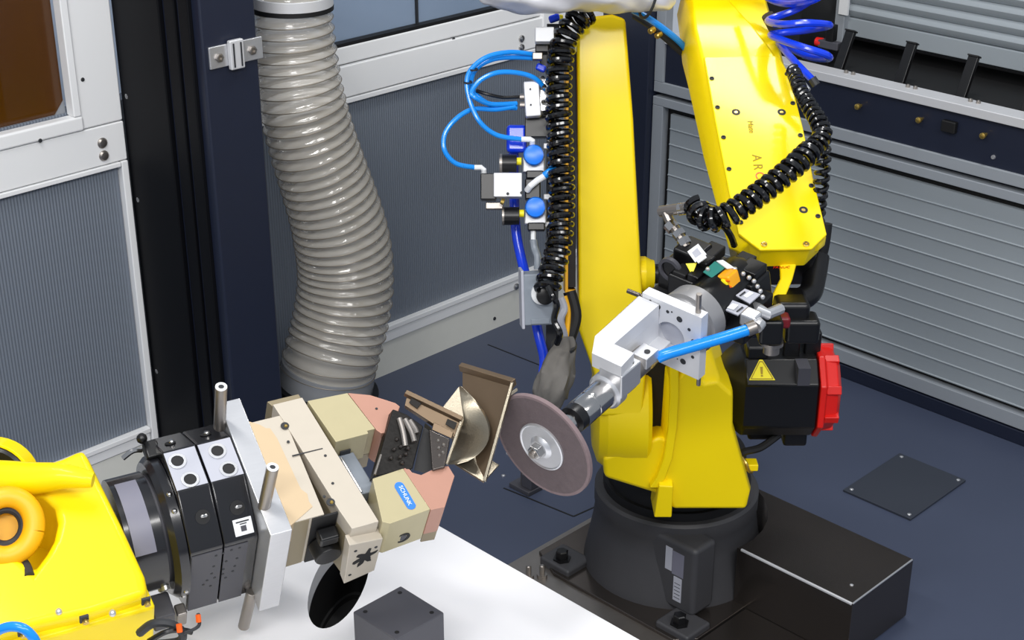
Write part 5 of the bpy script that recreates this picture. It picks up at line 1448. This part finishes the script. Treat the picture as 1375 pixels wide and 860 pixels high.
# outer shroud plate with lip, tab and foot
shr = slab('outer_shroud', [(-0.076,2.0940,0.943), (0.002,2.0360,0.947), (-0.003,2.0230,0.932), (-0.041,1.9300,0.839), (-0.061,1.9710,0.843), (-0.075,2.0450,0.884)], 0.004, M['blade_tan'])
a, b = V((-0.078,2.0940,0.948)), V((0.004,2.0340,0.951))
f = Frame(a, b - a, (0, -0.3, 1))
part(MB().span(f, 0, (b - a).length, -0.009, 0.003, -0.003, 0.006), 'shroud_lip', M['blade_tan'], tb_, bevel=0.001)
a, b = V((0.001,2.0340,0.95)), V((-0.04,1.9280,0.841))
f = Frame(a, b - a, (1, 0, 0.3))
part(MB().span(f, 0, (b - a).length, -0.0022, 0.0022, -0.003, 0.003), 'shroud_edge', M['blade'], tb_, bevel=0.0008)
slab('shroud_tab', [(-0.004,2.0260,0.936), (0.008,2.0330,0.94), (0.009,2.0310,0.936), (-0.004,2.0230,0.93)], 0.003, M['blade'])
slab('shroud_foot', [(-0.041,1.9270,0.841), (-0.087,1.9610,0.854), (-0.053,1.9880,0.857), (-0.019,1.9710,0.844)], 0.003, M['blade'])
# airfoil: loft between a crescent on the platform and one on the shroud
def crescent(p0, p1, bulge_px, d_mid, th, n=14):
    """p0, p1: ends, bulge: middle point of the camber line; thickness away from the camera"""
    a, b, c = V(p0), V(p1), V(bulge_px)
    out = []
    pts = []
    for k in range(n + 1):
        t = k / n
        # quadratic through a, c, b
        q = a * (2 * (t - 0.5) * (t - 1)) + c * (4 * t * (1 - t)) + b * (2 * t * (t - 0.5))
        pts.append(q)
    back = []
    for k, q in enumerate(pts):
        t = k / n
        w = 0.0012 + th * math.sin(math.pi * min(1, t * 1.15)) ** 1
        back.append(q + V((0.25, 1.0, -0.1)).normalized() * max(0.0012, w))
    return pts + back[::-1]


s0_ = crescent((-0.104,2.0150,0.915), (-0.095,1.9450,0.859), (-0.089,1.9950,0.871), 0, 0.010)
s1_ = crescent((-0.091,2.0320,0.925), (-0.081,1.9460,0.859), (-0.059,1.9900,0.883), 0, 0.009)
s2_ = crescent((-0.078,2.0600,0.929), (-0.065,1.9530,0.86), (-0.034,1.9810,0.897), 0, 0.006)
part(MB().rings([s0_, s1_, s2_]), 'airfoil', M['blade'], tb_, smooth=50, bevel=0.0)
# the convex skirt towards the platform on the upper side
slab('airfoil_flank', [(-0.105,2.0140,0.915), (-0.079,2.0370,0.941), (-0.072,2.0010,0.908), (-0.076,1.9960,0.904)], 0.004, M['blade'])
a, b = V((-0.073,1.9880,0.912)), V((-0.095,1.9390,0.863))
f = Frame(a, b - a, (1, 0, 0.3))
part(MB().span(f, 0, (b - a).length, -0.002, 0.002, -0.002, 0.003), 'platform_edge', M['blade'], tb_, bevel=0.0006)
# platform (inner shroud): side wall strip with lip and pockets
plf = slab('platform', [(-0.156,2.0150,0.937), (-0.075,1.9880,0.911), (-0.085,1.9710,0.89), (-0.159,2.0020,0.927)], 0.012, M['blade_tan'], 0.001)
a, b = V((-0.158,2.0140,0.943)), V((-0.073,1.9850,0.913))
f = Frame(a, b - a, (0, -0.3, 1))
part(MB().span(f, 0, (b - a).length, -0.006, 0.002, -0.004, 0.004), 'platform_lip', M['blade_tan'], tb_, bevel=0.001)
for (p0, p1, p2, p3) in (((-0.149,2.0070,0.937), (-0.134,2.0010,0.931), (-0.14,1.9960,0.925), (-0.152,2.0010,0.932)), ((-0.095,1.9850,0.914), (-0.081,1.9800,0.91), (-0.085,1.9740,0.902), (-0.098,1.9790,0.908))):
    slab('platform_pocket', [p0, p1, p2, p3], 0.002, M['blade_dark'], 0.0002)
slab('platform_block', [(-0.115,1.9800,0.911), (-0.086,1.9700,0.9), (-0.089,1.9630,0.893), (-0.118,1.9730,0.902)], 0.008, M['blade_tan'], 0.001)
# outer root flank, dark, with lighter rounded serrations
slab('root_flank', [(-0.175,1.9860,0.93), (-0.155,1.9860,0.921), (-0.13,1.9770,0.906), (-0.144,1.9230,0.865), (-0.179,1.9140,0.863), (-0.199,1.9030,0.864)], 0.03, M['blade_dark'], 0.002)
slab('root_flank', [(-0.122,1.9720,0.904), (-0.091,1.9620,0.893), (-0.098,1.9290,0.864), (-0.116,1.9230,0.862)], 0.02, M['steel_dark'], 0.002)
part(MB().rings([[V(q) for q in ((-0.13,1.9830,0.901), (-0.121,1.9800,0.895), (-0.114,1.9560,0.871), (-0.117,1.9380,0.856), (-0.127,1.9310,0.853), (-0.143,1.9330,0.857), (-0.137,1.9610,0.881))],
                 [V(q) + V((0, 0.03, -0.01)) for q in ((-0.13,1.9830,0.901), (-0.121,1.9800,0.895), (-0.114,1.9560,0.871), (-0.117,1.9380,0.856), (-0.127,1.9310,0.853), (-0.143,1.9330,0.857), (-0.137,1.9610,0.881))]]), 'root_cavity', M['black_matt'], tb_)
for pts, r in (([(-0.165,1.9750,0.92), (-0.159,1.9610,0.905), (-0.155,1.9450,0.89)], 0.0045), ([(-0.157,1.9740,0.919), (-0.147,1.9610,0.905), (-0.142,1.9490,0.895)], 0.0045), ([(-0.15,1.9740,0.917), (-0.142,1.9660,0.908), (-0.139,1.9600,0.903)], 0.004)):
    part(MB().tube(crv(pts, 5), r, 10), 'serration', M['steel_dull'], tb_)
for q in ((-0.168,1.9530,0.897), (-0.162,1.9440,0.89), (-0.154,1.9350,0.883), (-0.162,1.9300,0.881), (-0.171,1.9380,0.889), (-0.151,1.9410,0.889), (-0.175,1.9270,0.881), (-0.159,1.9240,0.875)):
    part(MB().ball(q, 0.0034, 8, 5), 'burr', M['steel_dark'], tb_)
for q in ((-0.108,1.9580,0.892), (-0.1,1.9530,0.888), (-0.107,1.9490,0.885), (-0.101,1.9450,0.88), (-0.106,1.9410,0.877)):
    part(MB().ball(q, 0.0028, 8, 5), 'burr', M['steel_dull'], tb_)
a, b = V((-0.186,1.9490,0.891)), V((-0.197,1.9000,0.869))
part(MB().cyl(a, b, 0.0022, 0.0022, 8), 'root_edge', M['steel_dull'], tb_)

# blue cable lying on the second robot's front
bcb = tag(part(MB().tube(crv([(-0.656,1.5810,0.823), (-0.641,1.5760,0.837), (-0.625,1.5740,0.843), (-0.61,1.5720,0.841), (-0.6,1.5720,0.828), (-0.596,1.5740,0.809)], 8), 0.0065, 12), 'robot_cable', M['blue_hose'], loc=(-0.625,1.5740,0.843)),
          'short arc of blue cable over the yellow wrist at the bottom left corner', 'cable')
